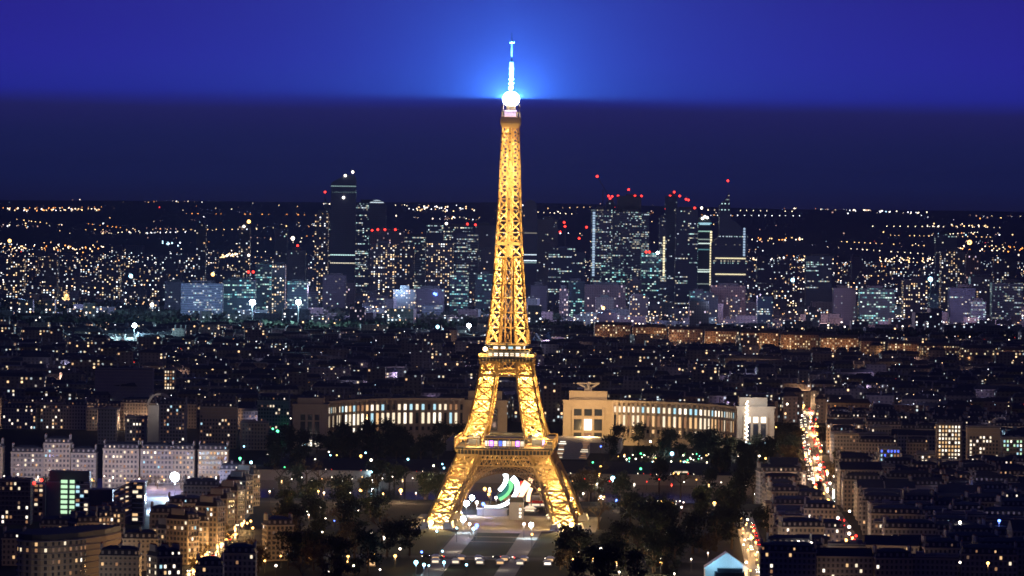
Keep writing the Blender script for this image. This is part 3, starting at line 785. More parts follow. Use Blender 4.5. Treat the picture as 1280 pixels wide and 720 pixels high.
# ---- left middle landmarks
px_building(155, 520, 72, 462, wall='concrete', roof='flat', lit=.06, label='long dark slab block with a thin lit roofline in the left middle rooftops', full=True, bal=(), fl=3.3, d=16)
px_building(212, 515, 14, 462, wall='stone_cream', roof='flat', lit=.8, label='narrow block glowing cream and gold at the right end of the long dark slab', full=True, bal=())
px_building(216, 560, 34, 505, wall='stone_grey', roof='mansard', lit=.12, label='dark block under the pale round arch in the left middle', full=True, bal=(1, 4))
px_building(273, 560, 46, 508, wall='stone_cream', roof='mansard', lit=.14, label='broad pale six-storey block with bands of balconies left of the green lamps', full=True, bal=(1, 3, 5), chim=3)
px_building(318, 562, 34, 528, wall='stone_cream', roof='flat', lit=.02, label='low cream block facing the green lamps', full=True, bal=(2,))
px_building(134, 555, 22, 512, wall='concrete', roof='flat', lit=.0, label='blank grey tower-like block with one lit slot right of the dark rooftops', bands=False)
px_building(170, 556, 26, 522, wall='stone_grey', roof='flat', lit=.2, label='grey flat-roofed block between the blank block and the arch', full=True, bal=())
px_building(45, 500, 40, 488, wall='stone_cream', roof='flat', lit=.95, label='low wide building with a blazing cream roof terrace at the far left', fl=3)
px_building(342, 545, 40, 500, wall='stone_grey', lit=.15, label='grey block left of the curved museum wing', full=True, bal=(3,))
t = thing('arched_hall', 'pale floodlit round arch rising over dark roofs in the left middle', 'arched hall', at(198, 560, 3480).xy.to_3d()); D0 = 3480
b = MB(); r = 9.5; zc = at(198, 505, D0).z - 1
for i in range(14):
    a0, a1 = PI * i / 14, PI * (i + 1) / 14
    for y in (0, 12): b.beam((r * math.cos(a0), y, zc + r * math.sin(a0)), (r * math.cos(a1), y, zc + r * math.sin(a1)), 1.6)
    b.face([(r * math.cos(a0), 0, zc + r * math.sin(a0)), (r * math.cos(a1), 0, zc + r * math.sin(a1)), (r * math.cos(a1), 12, zc + r * math.sin(a1)), (r * math.cos(a0), 12, zc + r * math.sin(a0))])
b.box((0, 6, 0), (2 * r, 12, zc)); link('vault', b.mesh('vault', ['stone_pale']), t); lamp(at(198, 510, 3462), (1, .9, .85), 5000, None, .5, name='flood_light')
# ---- right side landmarks
px_building(1185, 590, 30, 530, wall='stone_cream', roof='flat', lit=.95, lits=['lit_cream', 'lit_warm', 'lit_white'], label='tall block with every window glowing yellow among dark roofs on the right', full=True, bal=(2, 4, 6), pitch=2.6)
px_building(1111, 598, 26, 560, wall='pale_cladding', roof='flat', lit=.5, lits=['lit_blue', 'lit_cool', 'lit_blue', 'lit_dim'], label='block with blue and violet lit storeys right of the red traffic avenue', full=True, bal=(1, 2, 3, 4))
px_building(1156, 598, 22, 568, wall='stone_pale', roof='flat', lit=.3, label='pale flat-roofed block between the blue-lit block and the yellow glowing block', full=True, bal=(3,))
px_building(1228, 596, 40, 534, wall='stone_cream', roof='flat', lit=.4, lits=['lit_cream', 'lit_white'], label='dark block with rows of cream windows right of the yellow glowing block', full=True, bal=(5,))
px_building(1266, 600, 30, 548, wall='mid_cladding', roof='flat', lit=.35, lits=['lit_cool', 'lit_white', 'lit_green'], label='dark block with cool green-white office windows at the right edge', full=True, bal=(), name='office_building', cat='office building')
px_building(1060, 600, 26, 572, wall='stone_grey', lit=.2, label='grey block on the corner of the traffic avenue and the riverside', full=True, bal=(2,))
px_building(1086, 600, 20, 574, wall='stone_cream', lit=.15, label='cream block left of the blue-lit block', full=True, bal=(2,))
px_building(1135, 600, 20, 576, wall='stone_cream', lit=.15, label='low cream block between the blue-lit block and its pale flat-roofed neighbour', full=True, bal=(2,))
px_building(1206, 603, 22, 586, wall='stone_pale', lit=.3, label='low arcade-fronted block under the yellow glowing block', full=True, bal=(1,))
px_building(1255, 612, 50, 592, wall='stone_cream', lit=.3, label='arcaded orange-lit low block at the right edge by the riverside', full=True, bal=(1,))
for i in range(7):
    px = 1046 + i * 25 - (i > 5) * 3
    px_building(px, 556 + i * 1.2, 24, 520 + i * 1.0, wall='stone_cream', lit=.16, label='%s block from the left in the long cream terrace right of the traffic avenue' % ORD[i], full=i < 7, bal=(2, 4), chim=3, lits=['lit_white', 'lit_cream'])
px_building(1212, 566, 26, 530, wall='stone_grey', lit=.1, label='grey end block of the long cream terrace behind the yellow glowing block')

# ------------------------------------------------------------------ the curved museum palace on the far bank
def wing(pxs, Ds, ztop, label, litp, side_):
    P = [at(px, 520, D) for px, D in zip(pxs, Ds)]
    # smooth arc through samples
    n = 31; Q = []
    for i in range(n):
        t = i / (n - 1) * (len(P) - 1); k = min(int(t), len(P) - 2); u = t - k; Q.append(P[k].lerp(P[k + 1], u))
    for _ in range(3): Q = [Q[0]] + [(Q[i - 1] + Q[i] * 2 + Q[i + 1]) / 4 for i in range(1, n - 1)] + [Q[-1]]
    t = thing('museum_wing', label, 'museum', (Q[n // 2].x, Q[n // 2].y, 0)); o = Vector((Q[n // 2].x, Q[n // 2].y, 0))
    L = [(q - o) for q in Q]; back = [Vector((q.x, q.y + 24, 0)) for q in L]
    fp = [(q.x, q.y) for q in L] + [(q.x, q.y) for q in back[::-1]]
    b = MB(); b.prism(fp, 0, ztop - 2.0, 0, 1); link('wall', b.mesh('wall', ['stone_cream', 'zinc']), t)
    fo = [(q.x, q.y - 1.6) for q in L] + [(q.x, q.y + 1) for q in back[::-1]]
    b = MB(); b.prism(fo, ztop - 2.0, ztop, 0, 1); link('cornice', b.mesh('cornice', ['stone_cream', 'zinc']), t)
    for i in range(n):
        q = L[i]; b = MB(); b.box((q.x, q.y - 1.0, 8), (1.7, 2.0, ztop - 10)); link('pilaster', b.mesh('pilaster', ['stone_cream']), t)
        if i < n - 1:
            m = (L[i] + L[i + 1]) / 2; d_ = L[i + 1] - L[i]; rz = math.atan2(d_.y, d_.x); wd = d_.length * .42
            for z, h, pr in ((ztop - 10.5, 5.0, litp[0]), (ztop - 22.5, 9.5, litp[1]), (ztop - 28.5, 3.2, litp[2])):
                mat = R.choice(['lit_cream', 'lit_white', 'lit_cream', 'lit_cream', 'lit_cool', 'lit_dim', 'lit_warm'] if side_ < 0 else (['lit_cream', 'lit_cool', 'lit_white', 'lit_cream'] if z > ztop - 12 else ['lit_warm', 'lit_cream', 'lit_dim', 'lit_warm', 'lit_cream'])) if R.random() < pr else 'glass_dark'
                b = MB(); b.box((0, 0, 0), (wd, .3, h)); 
                link('window', b.mesh('window', [mat]), t, (m.x, m.y - .2, z), rz)
    return t
wing([766, 800, 840, 880, 905, 921], [3590, 3586, 3572, 3550, 3525, 3500], 40.0, 'curved colonnaded museum wing with tall lit windows right of the tower', (.95, .8, .3), 1)
wing([410, 425, 455, 495, 540, 580], [3500, 3525, 3555, 3578, 3588, 3592], 40.0, 'curved museum wing with two rows of small lit windows left of the tower', (.75, .6, .3), -1)
def pavilion(px0, px1, D, pyt, label, wins, nb, att=None, lits_='lit_white', roofs=None, wmat='stone_cream'):
    A, B_ = at(px0, 520, D), at(px1, 520, D); w_ = B_.x - A.x; zt = at((px0 + px1) / 2, pyt, D).z
    t = thing('museum_pavilion', label, 'museum pavilion', ((A.x + B_.x) / 2, D + 16, 0))
    b = MB(); b.box((0, 0, 0), (w_, 32, zt - 1.6), 0, 0, 1); b.box((0, 0, zt - 1.6), (w_ + 2, 34, 1.6), 0, 0, 1)
    if att: b.box((att[0], 0, zt), (att[1], 26, att[2]), 0, 0, 1)
    link('wall', b.mesh('wall', [wmat, 'zinc']), t)
    k = nb; bw = w_ * .62 / k
    for i in range(k + 1):
        b = MB(); b.box((-w_ * .31 + i * bw, -16.9, 8), (1.6, 1.8, zt - 15)); link('pilaster', b.mesh('pilaster', [wmat]), t)
    for i in range(k):
        for z, h, m in wins:
            b = MB(); b.box((-w_ * .31 + (i + .5) * bw, -16.15, zt - z), (bw - 2.2, .3, h)); link('window', b.mesh('window', [m if (i == k // 2 or not m.startswith('lit') or nb != 3 or att[2] < 8) else 'glass_dark']), t)
    return t, zt, w_
p1, zt, w_ = pavilion(921.5, 968, 3465, 508, 'white-floodlit block pavilion at the right end of the curved museum', [(14, 5, 'lit_white'), (29, 14, 'glass_dark'), (34, 4, 'lit_cool')], 3, (-2.0, 24, 7.5))
p2, zt2, w2 = pavilion(366, 409, 3465, 505, 'unlit block pavilion at the left end of the curved museum', [(14, 5, 'glass_dark'), (29, 14, 'glass_dark'), (36, 5, 'lit_white')], 3, (0, 22, 5.0))
p3, zt3, w3 = pavilion(704, 766, 3600, 500, 'golden-lit pavilion with a sculpted rooftop group right of the tower', [(14, 6, 'glass_dark'), (27, 10, 'lit_white'), (34, 5, 'lit_dim')], 3, (0, 34, 8.0))
p4, zt4, w4 = pavilion(578, 634, 3600, 500, 'dim cream pavilion partly hidden behind the left tower leg', [(14, 6, 'glass_dark'), (27, 10, 'glass_dark'), (34, 5, 'lit_dim')], 3, (0, 30, 8.0))
b = MB(); z = zt3 + 8
b.box((0, -8, z), (7, 5, 2.2)); b.beam((-1, -8, z + 2), (-10, -8, z + 6.5), 1.8, 0, 1.0); b.beam((1, -8, z + 2), (10, -8, z + 6.5), 1.8, 0, 1.0)
b.beam((-10, -8, z + 6.5), (10, -8, z + 6.4), 1.1); b.tube([(1.6, z + 2), (1.4, z + 5), (.7, z + 6), (1.0, z + 7.4), (.2, z + 8.2)], 0, 8, (0, -8))
link('sculpture_group', b.mesh('sculpture_group', ['stone_pale']), p3)
for k in range(9):   # spiral banner cord of lights on the golden pavilion
    pass
for px, z, D_, c, p in ((735, 12, 3556, (1, .62, .24), 220000), (716, 42, 3568, (1, .62, .24), 50000), (752, 42, 3568, (1, .64, .26), 50000), (600, 14, 3560, (1, .62, .35), 30000), (618, 14, 3560, (1, .62, .35), 20000),
                        (934, 10, 3428, (1, .85, .72), 160000), (957, 30, 3425, (1, .82, .66), 120000), (944, 46, 3440, (.9, .93, 1), 300000), (960, 12, 3437, (1, .8, .7), 24000), (925, 42, 3444, (.85, .9, 1), 20000),
                        (800, 10, 3530, (1, .72, .5), 22000), (850, 10, 3490, (1, .72, .5), 22000), (890, 10, 3430, (1, .72, .5), 18000), (430, 10, 3420, (1, .74, .6), 14000), (480, 10, 3490, (1, .74, .6), 14000), (540, 10, 3530, (1, .74, .6), 16000),
                        (388, 10, 3430, (1, .74, .65), 12000)):
    lamp((at(px, 500, D_).x, D_, z), c if p > 80000 or px > 920 else (c[0], c[1], min(1, c[2] * 1.35)), p * (.5 if px in (735, 716, 752) else .10), None, .8, name='facade_flood')
b = MB()
for i in range(22):
    b.box((at(933, 500, 3462).x + (i % 2) * 1.1, 3462.6, 8 + i * 1.8), (1.5, .6, 1.1))
o = link('string_light', b.mesh('string_light', ['lamp_white'])); tag(o, 'vertical string of white lights hanging down the right end pavilion', 'string light')
# terraces and lit stairs between the palace wings
b = MB(); b.box((0, 0, 0), (150, 90, 9), 0, 0, 0); tag(link('palace_terrace', b.mesh('palace_terrace', ['stone_grey']), None, (at(670, 520, 3520).x, 3520, 0), -YAW), 'wide grey stone terrace stepping down between the two museum wings', 'terrace')
b = MB()
for i in range(9): b.box((0, i * 9, 0), (26, 9.2, 1 + i * 1.1), 0, 0, 0)
st = link('garden_stairs', b.mesh('garden_stairs', ['stone_pale']), None, (at(714, 570, 3390).x, 3390, 0), -YAW); tag(st, 'broad stone garden stairs with lit edges right of the tower at the terrace', 'stairs')
for i in range(9):
    for s in (-1, 1):
        b = MB(); b.box((s * 10, i * 9 - 4.3, 1.2 + i * 1.1), (R.uniform(3, 8), .5, .7)); link('step_light', b.mesh('step_light', [R.choice(['lit_cream', 'lit_white', 'lit_dim'])]), st)

# ------------------------------------------------------------------ business district skyline
OFF = [(.75, .9, 1), (1, .9, .65), (.6, .95, .9)]
facade('facade_glass_rows', (.06, .08, .13), 2.4, 3.9, .12, 2.0, OFF, .22, glass=(.07, .09, .16), fx=(.08, .92), fy=(.3, .75))
facade('facade_glass_dark', (.05, .07, .13), 3.0, 4.0, .04, 1.6, OFF, .08, glass=(.04, .055, .10), fx=(.1, .9), fy=(.3, .75))
facade('facade_pale_rows', (.13, .16, .22), 2.6, 3.9, .12, 1.2, OFF, .22, glass=(.05, .07, .09), fx=(.06, .94), fy=(.35, .8))
facade('facade_homes_warm', (.05, .045, .06), 4.4, 4.0, .32, 3.6, [(1, .62, .3), (1, .82, .55), (1, .72, .4), (.9, .95, 1)], 0, fx=(.25, .7), fy=(.25, .75), clump=.7)
facade('facade_homes_dim', (.06, .055, .075), 5.0, 4.2, .20, 2.6, [(1, .6, .3), (1, .85, .6), (.8, .9, 1)], 0, fx=(.25, .7), fy=(.25, .75), clump=.9)
facade('facade_teal', (.03, .07, .09), 4.0, 4.0, .2, 1.6, [(.3, .85, .9), (.5, .9, .75), (.8, 1, .9)], .25, fx=(.1, .9), fy=(.3, .8))
facade('facade_pale_plain', (.09, .085, .125), 3.2, 4.0, .05, 1.5, OFF, .0, glass=(.12, .11, .15), fx=(.2, .8), fy=(.3, .8))
facade('facade_brown_grid', (.16, .11, .12), 4.0, 4.4, .12, 2.0, [(1, .6, .5), (1, .85, .8), (.9, .7, .9)], 0, glass=(.07, .05, .06), fx=(.25, .75), fy=(.2, .8))
TOW = []
def red_lights(t, pts, r=2.1, mat='lamp_red'):
    for x, y, z in pts:
        b = MB(); b.ball((0, 0, 0), r, 0, 8, 5); link('warning_light', b.mesh('warning_light', [mat]), t, (x, y, z))
def tw_box(x0, x1, yt, D, mat, label, depth=32, top=None, yb=None, name='office_tower', cat='office tower', red=None, fn=None, rmat='dark_cladding'):
    """tower spanning x0..x1 with its roof at yt when it stands D metres away"""
    A, B_ = at(x0, 300, D), at(x1, 300, D); w_ = B_.x - A.x; cx = (A.x + B_.x) / 2; g = terr(D, cx); zt = at((x0 + x1) / 2, yt, D).z
    t = thing(name, label, cat, (cx, D, g)); h = zt - g; k = D / F
    loc = lambda px, py: ((px - (x0 + x1) / 2) * k, (at(px, py, D).z - g))
    b = MB()
    if fn: fn(b, w_, h, depth, loc)
    else: b.box((0, depth / 2, 0), (w_, depth, h), 0, 0, 1)
    link('facade', b.mesh('facade', [mat, rmat]), t)
    if not fn:
        b = MB(); b.box((w_ * R.uniform(-.1, .1), depth / 2, h + .02), (w_ * R.uniform(.4, .7), depth * .5, R.uniform(3, 7))); link('roof_plant', b.mesh('roof_plant', [rmat]), t)
    if red: red_lights(t, [(*[(lambda q: (q[0], 2))(loc(px, py))][0], loc(px, py)[1]) for px, py in red])
    return t
def fn_first(b, w_, h, d, loc):
    n = 14; pts = []
    xs = [-w_ / 2 + w_ * i / n for i in range(n + 1)]
    def top(x): 
        u = (x + w_ / 2) / w_
        return loc(0, 224)[1] + (loc(0, 213)[1] - loc(0, 224)[1]) * math.sin(min(1, u * 1.15 + .05) * PI / 2) if u < .93 else loc(0, 219)[1]
    for i in range(n):
        b.prism([(xs[i], 0), (xs[i + 1], 0), (xs[i + 1], d), (xs[i], d)], 0, 0, 0, 1, lambda x, y: top(x))
def lights_white(t, pts, D, x0, x1, mat='lamp_white', r=2.4):
    for px, py in pts:
        p = at(px, py, D); b = MB(); b.ball((0, 0, 0), r); link('roof_light', b.mesh('roof_light', [mat]), t, (p.x - t.location.x, -1.5, p.z - t.location.z))
t = tw_box(413, 444, 214, 8000, 'facade_glass_dark', 'tallest dark glass tower with a curved crown and white lights, left of the iron tower', 30, fn=fn_first); lights_white(t, [(441, 215), (431.5, 219.5), (429.5, 247)], 8000, 0, 0)
def fn_wedge(b, w_, h, d, loc): b.prism([(-w_ / 2, 0), (w_ / 2, 0), (w_ / 2, d), (-w_ / 2, d)], 0, 0, 0, 1, lambda x, y: loc(0, 240)[1] if x < 0 else loc(0, 262)[1])
tw_box(405, 413, 250, 8150, 'facade_glass_dark', 'slim wedge-topped tower with one red light touching the tallest tower', 20, fn=fn_wedge, red=[(405.5, 240)])
tw_box(393, 410, 267, 7800, 'facade_homes_warm', 'dark slab tower speckled with warm windows at the left of the tallest tower')
tw_box(444.5, 467, 253, 8300, 'facade_glass_rows', 'dark office tower with lit top rows just right of the tallest tower')
def fn_round(b, w_, h, d, loc):
    n = 16
    def top(x): return h - (1 - math.sqrt(max(0, 1 - (2 * abs(x + w_ * .05) / (w_ * 1.12)) ** 2))) * 16
    xs = [-w_ / 2 + w_ * i / n for i in range(n + 1)]
    for i in range(n): b.prism([(xs[i], 0), (xs[i + 1], 0), (xs[i + 1], d), (xs[i], d)], 0, 0, 0, 1, lambda x, y: top(x))
tw_box(461, 482, 250, 8100, 'facade_glass_dark', 'dark tower with a smooth rounded dome top, third of the tall group on the left', fn=fn_round)
tw_box(463, 505, 289, 7900, 'facade_brown_grid', 'wide dim office slab with a line of red roof lights', red=[(465, 288), (472, 287), (481, 287), (494, 287), (478, 305)])
tw_box(464, 493, 305, 7500, 'facade_homes_warm', 'apartment tower dense with yellow windows below the red-lit slab')
tw_box(490, 518, 306, 7700, 'facade_homes_dim', 'mid-height apartment tower right of the dense yellow-windowed tower')
tw_box(504, 532, 296, 8200, 'facade_pale_rows', 'pale office tower with white lit rows left of the dark twin blocks')
t = tw_box(533, 554, 281, 8000, 'facade_glass_dark', 'near-black square office tower, left one of the dark twin blocks'); lights_white(t, [(558, 279.5)], 8000, 0, 0)
tw_box(554.3, 590, 283, 8050, 'facade_glass_rows', 'near-black office tower, right one of the dark twin blocks', red=[(584, 280), (594, 281)])
tw_box(571, 598, 292, 7850, 'facade_pale_rows', 'office block with many bright white rows left of the iron tower')
tw_box(533, 567, 304, 7550, 'facade_homes_warm', 'broad apartment tower with scattered warm windows below the dark twin blocks')
tw_box(594, 619, 282, 8200, 'facade_pale_plain', 'plain lavender-grey tower close to the left side of the iron tower')
tw_box(601, 622, 312, 7700, 'facade_homes_dim', 'lower dim tower tucked against the left side of the iron tower')
tw_box(655, 671, 250, 8000, 'facade_glass_rows', 'tall rounded-shoulder office tower with lit rows just right of the iron tower', fn=fn_round)
tw_box(671.5, 697, 274, 8100, 'facade_pale_plain', 'pale mid-height tower, second to the right of the iron tower')
tw_box(664, 685, 357, 7300, 'facade_pale_plain', 'small pale ribbed block with a yellow lit roofline right of the iron tower')
def fn_step(b, w_, h, d, loc):
    b.box((0, d / 2, 0), (w_, d, loc(0, 306)[1]), 0, 0, 1); b.box((-w_ * .05, d / 2, loc(0, 306)[1]), (w_ * .55, d * .6, loc(0, 299)[1] - loc(0, 306)[1]), 0, 0, 1); b.beam((-w_ * .05, d / 2, loc(0, 299)[1]), (-w_ * .05, d / 2, loc(0, 277)[1]), 1.6, 1)
tw_box(686, 732, 299, 7900, 'facade_glass_dark', 'dark stepped tower with a mast carrying red lights right of the iron tower', fn=fn_step, red=[(705, 278), (706, 283), (700, 290), (724, 298), (733, 284)])
t = tw_box(739, 765, 262, 8000, 'facade_pale_rows', 'tall pale glass tower with a bright vertical strip, left one of the pale pair', 30)
b = MB(); b.box((0, -.6, 0), (3.2, .6, 0.1)); 
def strip(t, px, y0, y1, D, wpx, mat, nm='light_strip'):
    p0, p1 = at(px, y0, D), at(px, y1, D); b = MB(); n = max(2, int((p0.z - p1.z) / -5))
    for i in range(n): b.box((0, 0, i * (p1.z - p0.z) / n * -1 if p1.z < p0.z else i * (p1.z - p0.z) / n), (wpx * D / F, .6, (abs(p1.z - p0.z) / n) * .72))
    link(nm, b.mesh(nm, [mat]), t, (p0.x - t.location.x, -.8, min(p0.z, p1.z) - t.location.z))
emit('strip_cool', (.55, .75, 1), .9); emit('strip_warm', (1, .85, .5), 1.6)
strip(t, 741.5, 345, 264, 8000, 3, 'strip_cool')
tw_box(765.5, 811, 265, 8020, 'facade_pale_rows', 'widest pale glass tower with white lit rows, right one of the pale pair', 36)
def fn_crown(b, w_, h, d, loc): b.box((0, d / 2, loc(0, 266)[1]), (w_, d, h - loc(0, 266)[1]), 0, 0, 1)
tw_box(771, 801, 245, 8080, 'dark_cladding', 'black crown block with red lights above the widest pale tower', red=[(785, 237), (793, 245), (801, 245), (772, 245), (789, 256)])
tw_box(757, 768, 252, 8100, 'facade_glass_dark', 'thin dark shaft dotted with red lights left of the black crown block', 14, red=[(760, 245), (764.5, 245.5), (767, 259), (762, 248)])
def fn_tri(b, w_, h, d, loc): b.prism([(-w_ / 2, 0), (w_ / 2, 0), (w_ / 2, d), (-w_ / 2, d)], 0, 0, 0, 1, lambda x, y: loc(0, 319)[1] if x < 0 else loc(0, 332)[1])
t = tw_box(752, 785, 326, 7500, 'facade_teal', 'black slanted-roof block with green lights in front of the pale pair', fn=fn_tri)
tw_box(802, 826, 317, 7500, 'facade_teal', 'low dark tower with a glowing white and red top edge', red=[(808, 315), (812, 315)])
t = tw_box(824, 833, 272, 7950, 'facade_glass_rows', 'narrow lit-edged tower left of the black tower', 20, red=[(827, 289)]); strip(t, 829.5, 345, 295, 7950, 2.2, 'strip_warm')
tw_box(831, 846, 245, 8100, 'facade_glass_dark', 'dark tower with a domed lattice top and red lights', 24, red=[(837, 245), (849, 245), (842, 240), (857, 249), (832, 261), (860, 250)])
tw_box(844.5, 872, 261, 7900, 'facade_glass_dark', 'broad black glass tower between two lit-edged neighbours', 30, red=[(868, 260), (859.5, 331)])
t = tw_box(872.5, 889, 269, 8000, 'facade_teal', 'white-crowned tower with a blue band and a lit right edge', 26, fn=fn_round); strip(t, 888, 357, 288, 8000, 2.4, 'strip_warm'); lights_white(t, [(877, 260), (881, 271), (884, 272), (878, 273)], 8000, 0, 0); strip(t, 881, 281, 278, 8000, 13, 'lit_cool')
def fn_maj(b, w_, h, d, loc):
    x0 = -w_ / 2
    def sec(pa, pb, ya, yb_):
        a, c = loc(pa, 0)[0], loc(pb, 0)[0]; m = (a + c) / 2
        b.prism([(a, 0), (c, 0), (c, d), (a, d)], 0, 0, 0, 1, lambda x, y: loc(0, ya)[1] if x < m else loc(0, yb_)[1])
    sec(890, 899, 292, 284); sec(899, 903, 245, 241); sec(903, 908, 241, 236); sec(908, 911, 236, 229); sec(911, 913.5, 236, 262); sec(913.5, 920, 263, 266); sec(920, 930, 266, 275); sec(930, 934.5, 276, 283)
t = tw_box(890, 934.5, 230, 7900, 'facade_glass_dark', 'sculpted dark tower with a tall pointed fin and sloping shoulder, rightmost of the skyline group', 34, fn=fn_maj, red=[(909, 226)])
for y in (322, 342): strip(t, 913, y + 1.6, y, 7900, 38, 'strip_warm')
strip(t, 930, 320, 284, 7900, 2.5, 'strip_cool')
tw_box(889, 933, 357, 7200, 'facade_brown_grid', 'broad brown apartment slab with a fine window grid at the foot of the fin-topped tower')
tw_box(732, 783, 356, 7250, 'facade_brown_grid', 'broad brown slab with warm windows below the pale pair')
tw_box(864, 887, 364, 7150, 'facade_teal', 'small glaring mint-white office block at the foot of the white-crowned tower')
tw_box(712, 732, 352, 7300, 'facade_teal', 'low office block with mint lit rows below the stepped tower')
tw_box(785, 803, 350, 7350, 'facade_homes_dim', 'low dim block between the slanted-roof block and the glowing-topped tower')
tw_box(404, 433, 344, 7250, 'facade_pale_plain', 'blank lavender low block below the tallest tower')
tw_box(563, 586, 344, 7250, 'facade_teal', 'teal office block with mint rows left of the iron tower')
tw_box(595, 617, 343, 7280, 'facade_teal', 'bright greenish-lit block close to the left side of the iron tower')
t = tw_box(521, 556, 361, 7050, 'facade_pale_plain', 'pale ribbed slab with a cyan roof sign left of the iron tower'); lights_white(t, [(543, 367), (545, 368)], 7050, 0, 0, 'lamp_blue', 2.2)
tw_box(492, 520, 362, 7000, 'facade_homes_warm', 'short apartment block with warm windows left of the pale ribbed slab')
# right outliers
tw_box(1008, 1041, 320, 7700, 'facade_glass_dark', 'lone near-black square tower midway to the right edge')
tw_box(1170, 1196, 293, 8000, 'facade_glass_dark', 'dark tower with two lit upper slots near the right edge')
tw_box(1177, 1207, 315, 7600, 'facade_homes_warm', 'dark block speckled with white windows in front of the slotted dark tower')
tw_box(1208, 1226, 318, 7700, 'facade_brown_grid', 'reddish-brown tower right of the speckled block', red=[(1212, 303)])
tw_box(1214, 1242, 346, 7300, 'facade_homes_dim', 'rust-brown low tower near the right edge')
tw_box(1241, 1280, 354, 7200, 'facade_pale_rows', 'glassy office block with cool lit rows at the right edge')
tw_box(1188, 1220, 360, 7050, 'facade_glass_dark', 'low blue-black office block below the speckled block')
tw_box(1076, 1120, 361, 7100, 'facade_teal', 'long low office block with blue-white rows right of the lone black tower')
tw_box(1043, 1071, 360, 7150, 'facade_pale_plain', 'pale plain block right of the foot of the lone black tower')
tw_box(1065, 1079, 321, 9200, 'facade_pale_plain', 'small pale distant tower between the lone black tower and the right outliers')
tw_box(947, 963, 321, 9000, 'facade_glass_dark', 'squat dark distant tower just right of the fin-topped tower')
tw_box(1243, 1270, 322, 7900, 'facade_homes_dim', 'dim apartment slab near the right edge behind the rust-brown tower')
tw_box(1130, 1160, 350, 7300, 'facade_homes_warm', 'low block blazing with warm windows between the long low offices and the dark tower')
# left outliers
tw_box(245, 257, 281, 8600, 'facade_homes_dim', 'slim distant apartment tower left of the stadium lights')
t = tw_box(298, 312, 283, 8400, 'facade_homes_dim', 'slim distant tower with a white light on top right of the stadium lights'); lights_white(t, [(305, 283), (311, 319)], 8400, 0, 0)
tw_box(343, 359, 286, 8200, 'facade_pale_plain', 'pale blank slab tower left of the red beacon light')
tw_box(359.5, 382, 313, 7900, 'facade_pale_plain', 'low pale block topped by a big red light', red=[(372, 307)])
tw_box(320, 340, 330, 7000, 'facade_teal', 'teal glass block left of the warm-windowed tower near the cyan floodlights', red=[(311, 340), (317, 340)])
tw_box(340.3, 357, 331, 6950, 'facade_homes_warm', 'warm-windowed tower above the cyan floodlights')
tw_box(279.5, 320, 350, 6900, 'facade_teal', 'long teal glass office left of the cyan floodlights')
tw_box(227, 279, 354, 6850, 'facade_pale_rows', 'long office block with a glowing cream ground storey left of the teal office')
tw_box(207, 230, 352, 7000, 'facade_pale_plain', 'pale low block left of the long cream-lit office')
tw_box(360, 385, 352, 6900, 'facade_teal', 'low teal block right of the cyan floodlights')
tw_box(125, 150, 335, 7600, 'facade_homes_warm', 'apartment block with warm windows above the golden church')
tw_box(55, 72, 322, 7900, 'facade_homes_dim', 'apartment block with pale windows far left')
tw_box(8, 30, 325, 7700, 'facade_homes_warm', 'apartment block with cream windows at the left edge')
# random mid-height slabs filling the district
fill = ['facade_homes_warm', 'facade_homes_dim', 'facade_brown_grid', 'facade_homes_dim', 'facade_glass_rows', 'facade_homes_warm', 'facade_pale_rows']
FILL = []
for i in range(62):
    px = R.uniform(-5, 1285) if i % 2 else R.choice([R.uniform(385, 625), R.uniform(655, 960)]); D_ = R.uniform(6600, 8900); wp = R.uniform(10, 26)
    hm = R.uniform(28, 62); cx = at(px, 300, D_).x; base = proj(cx, D_, terr(D_, cx))[1]
    t = tw_box(px - wp / 2, px + wp / 2, base - hm * F / D_, D_, R.choice(fill), None, 18, name='apartment_tower', cat='apartment tower'); t['group'] = 'mid-height blocks between the skyline towers'; FILL.append((t, px, base))

for i in range(16):   # fill lights added in front of the office towers to lift their faces
    px = 392 + i * 36; q = at(px, 380, 6980 - (i % 3) * 160); lamp((q.x, q.y, 60), R.choice([(.5, .55, 1), (.75, .6, 1), (.45, .7, 1)]), 200000, None, 4, name='district_fill')
for i in range(9):
    px = 30 + i * 42; q = at(px, 380, 6750); lamp((q.x, q.y, 50), R.choice([(.5, .5, 1), (.4, .7, 1)]), 120000, None, 4, name='district_fill')
for i in range(7):
    px = 985 + i * 45; q = at(px, 380, 6900); lamp((q.x, q.y, 50), R.choice([(.6, .5, 1), (1, .6, .6)]), 160000, None, 4, name='district_fill')

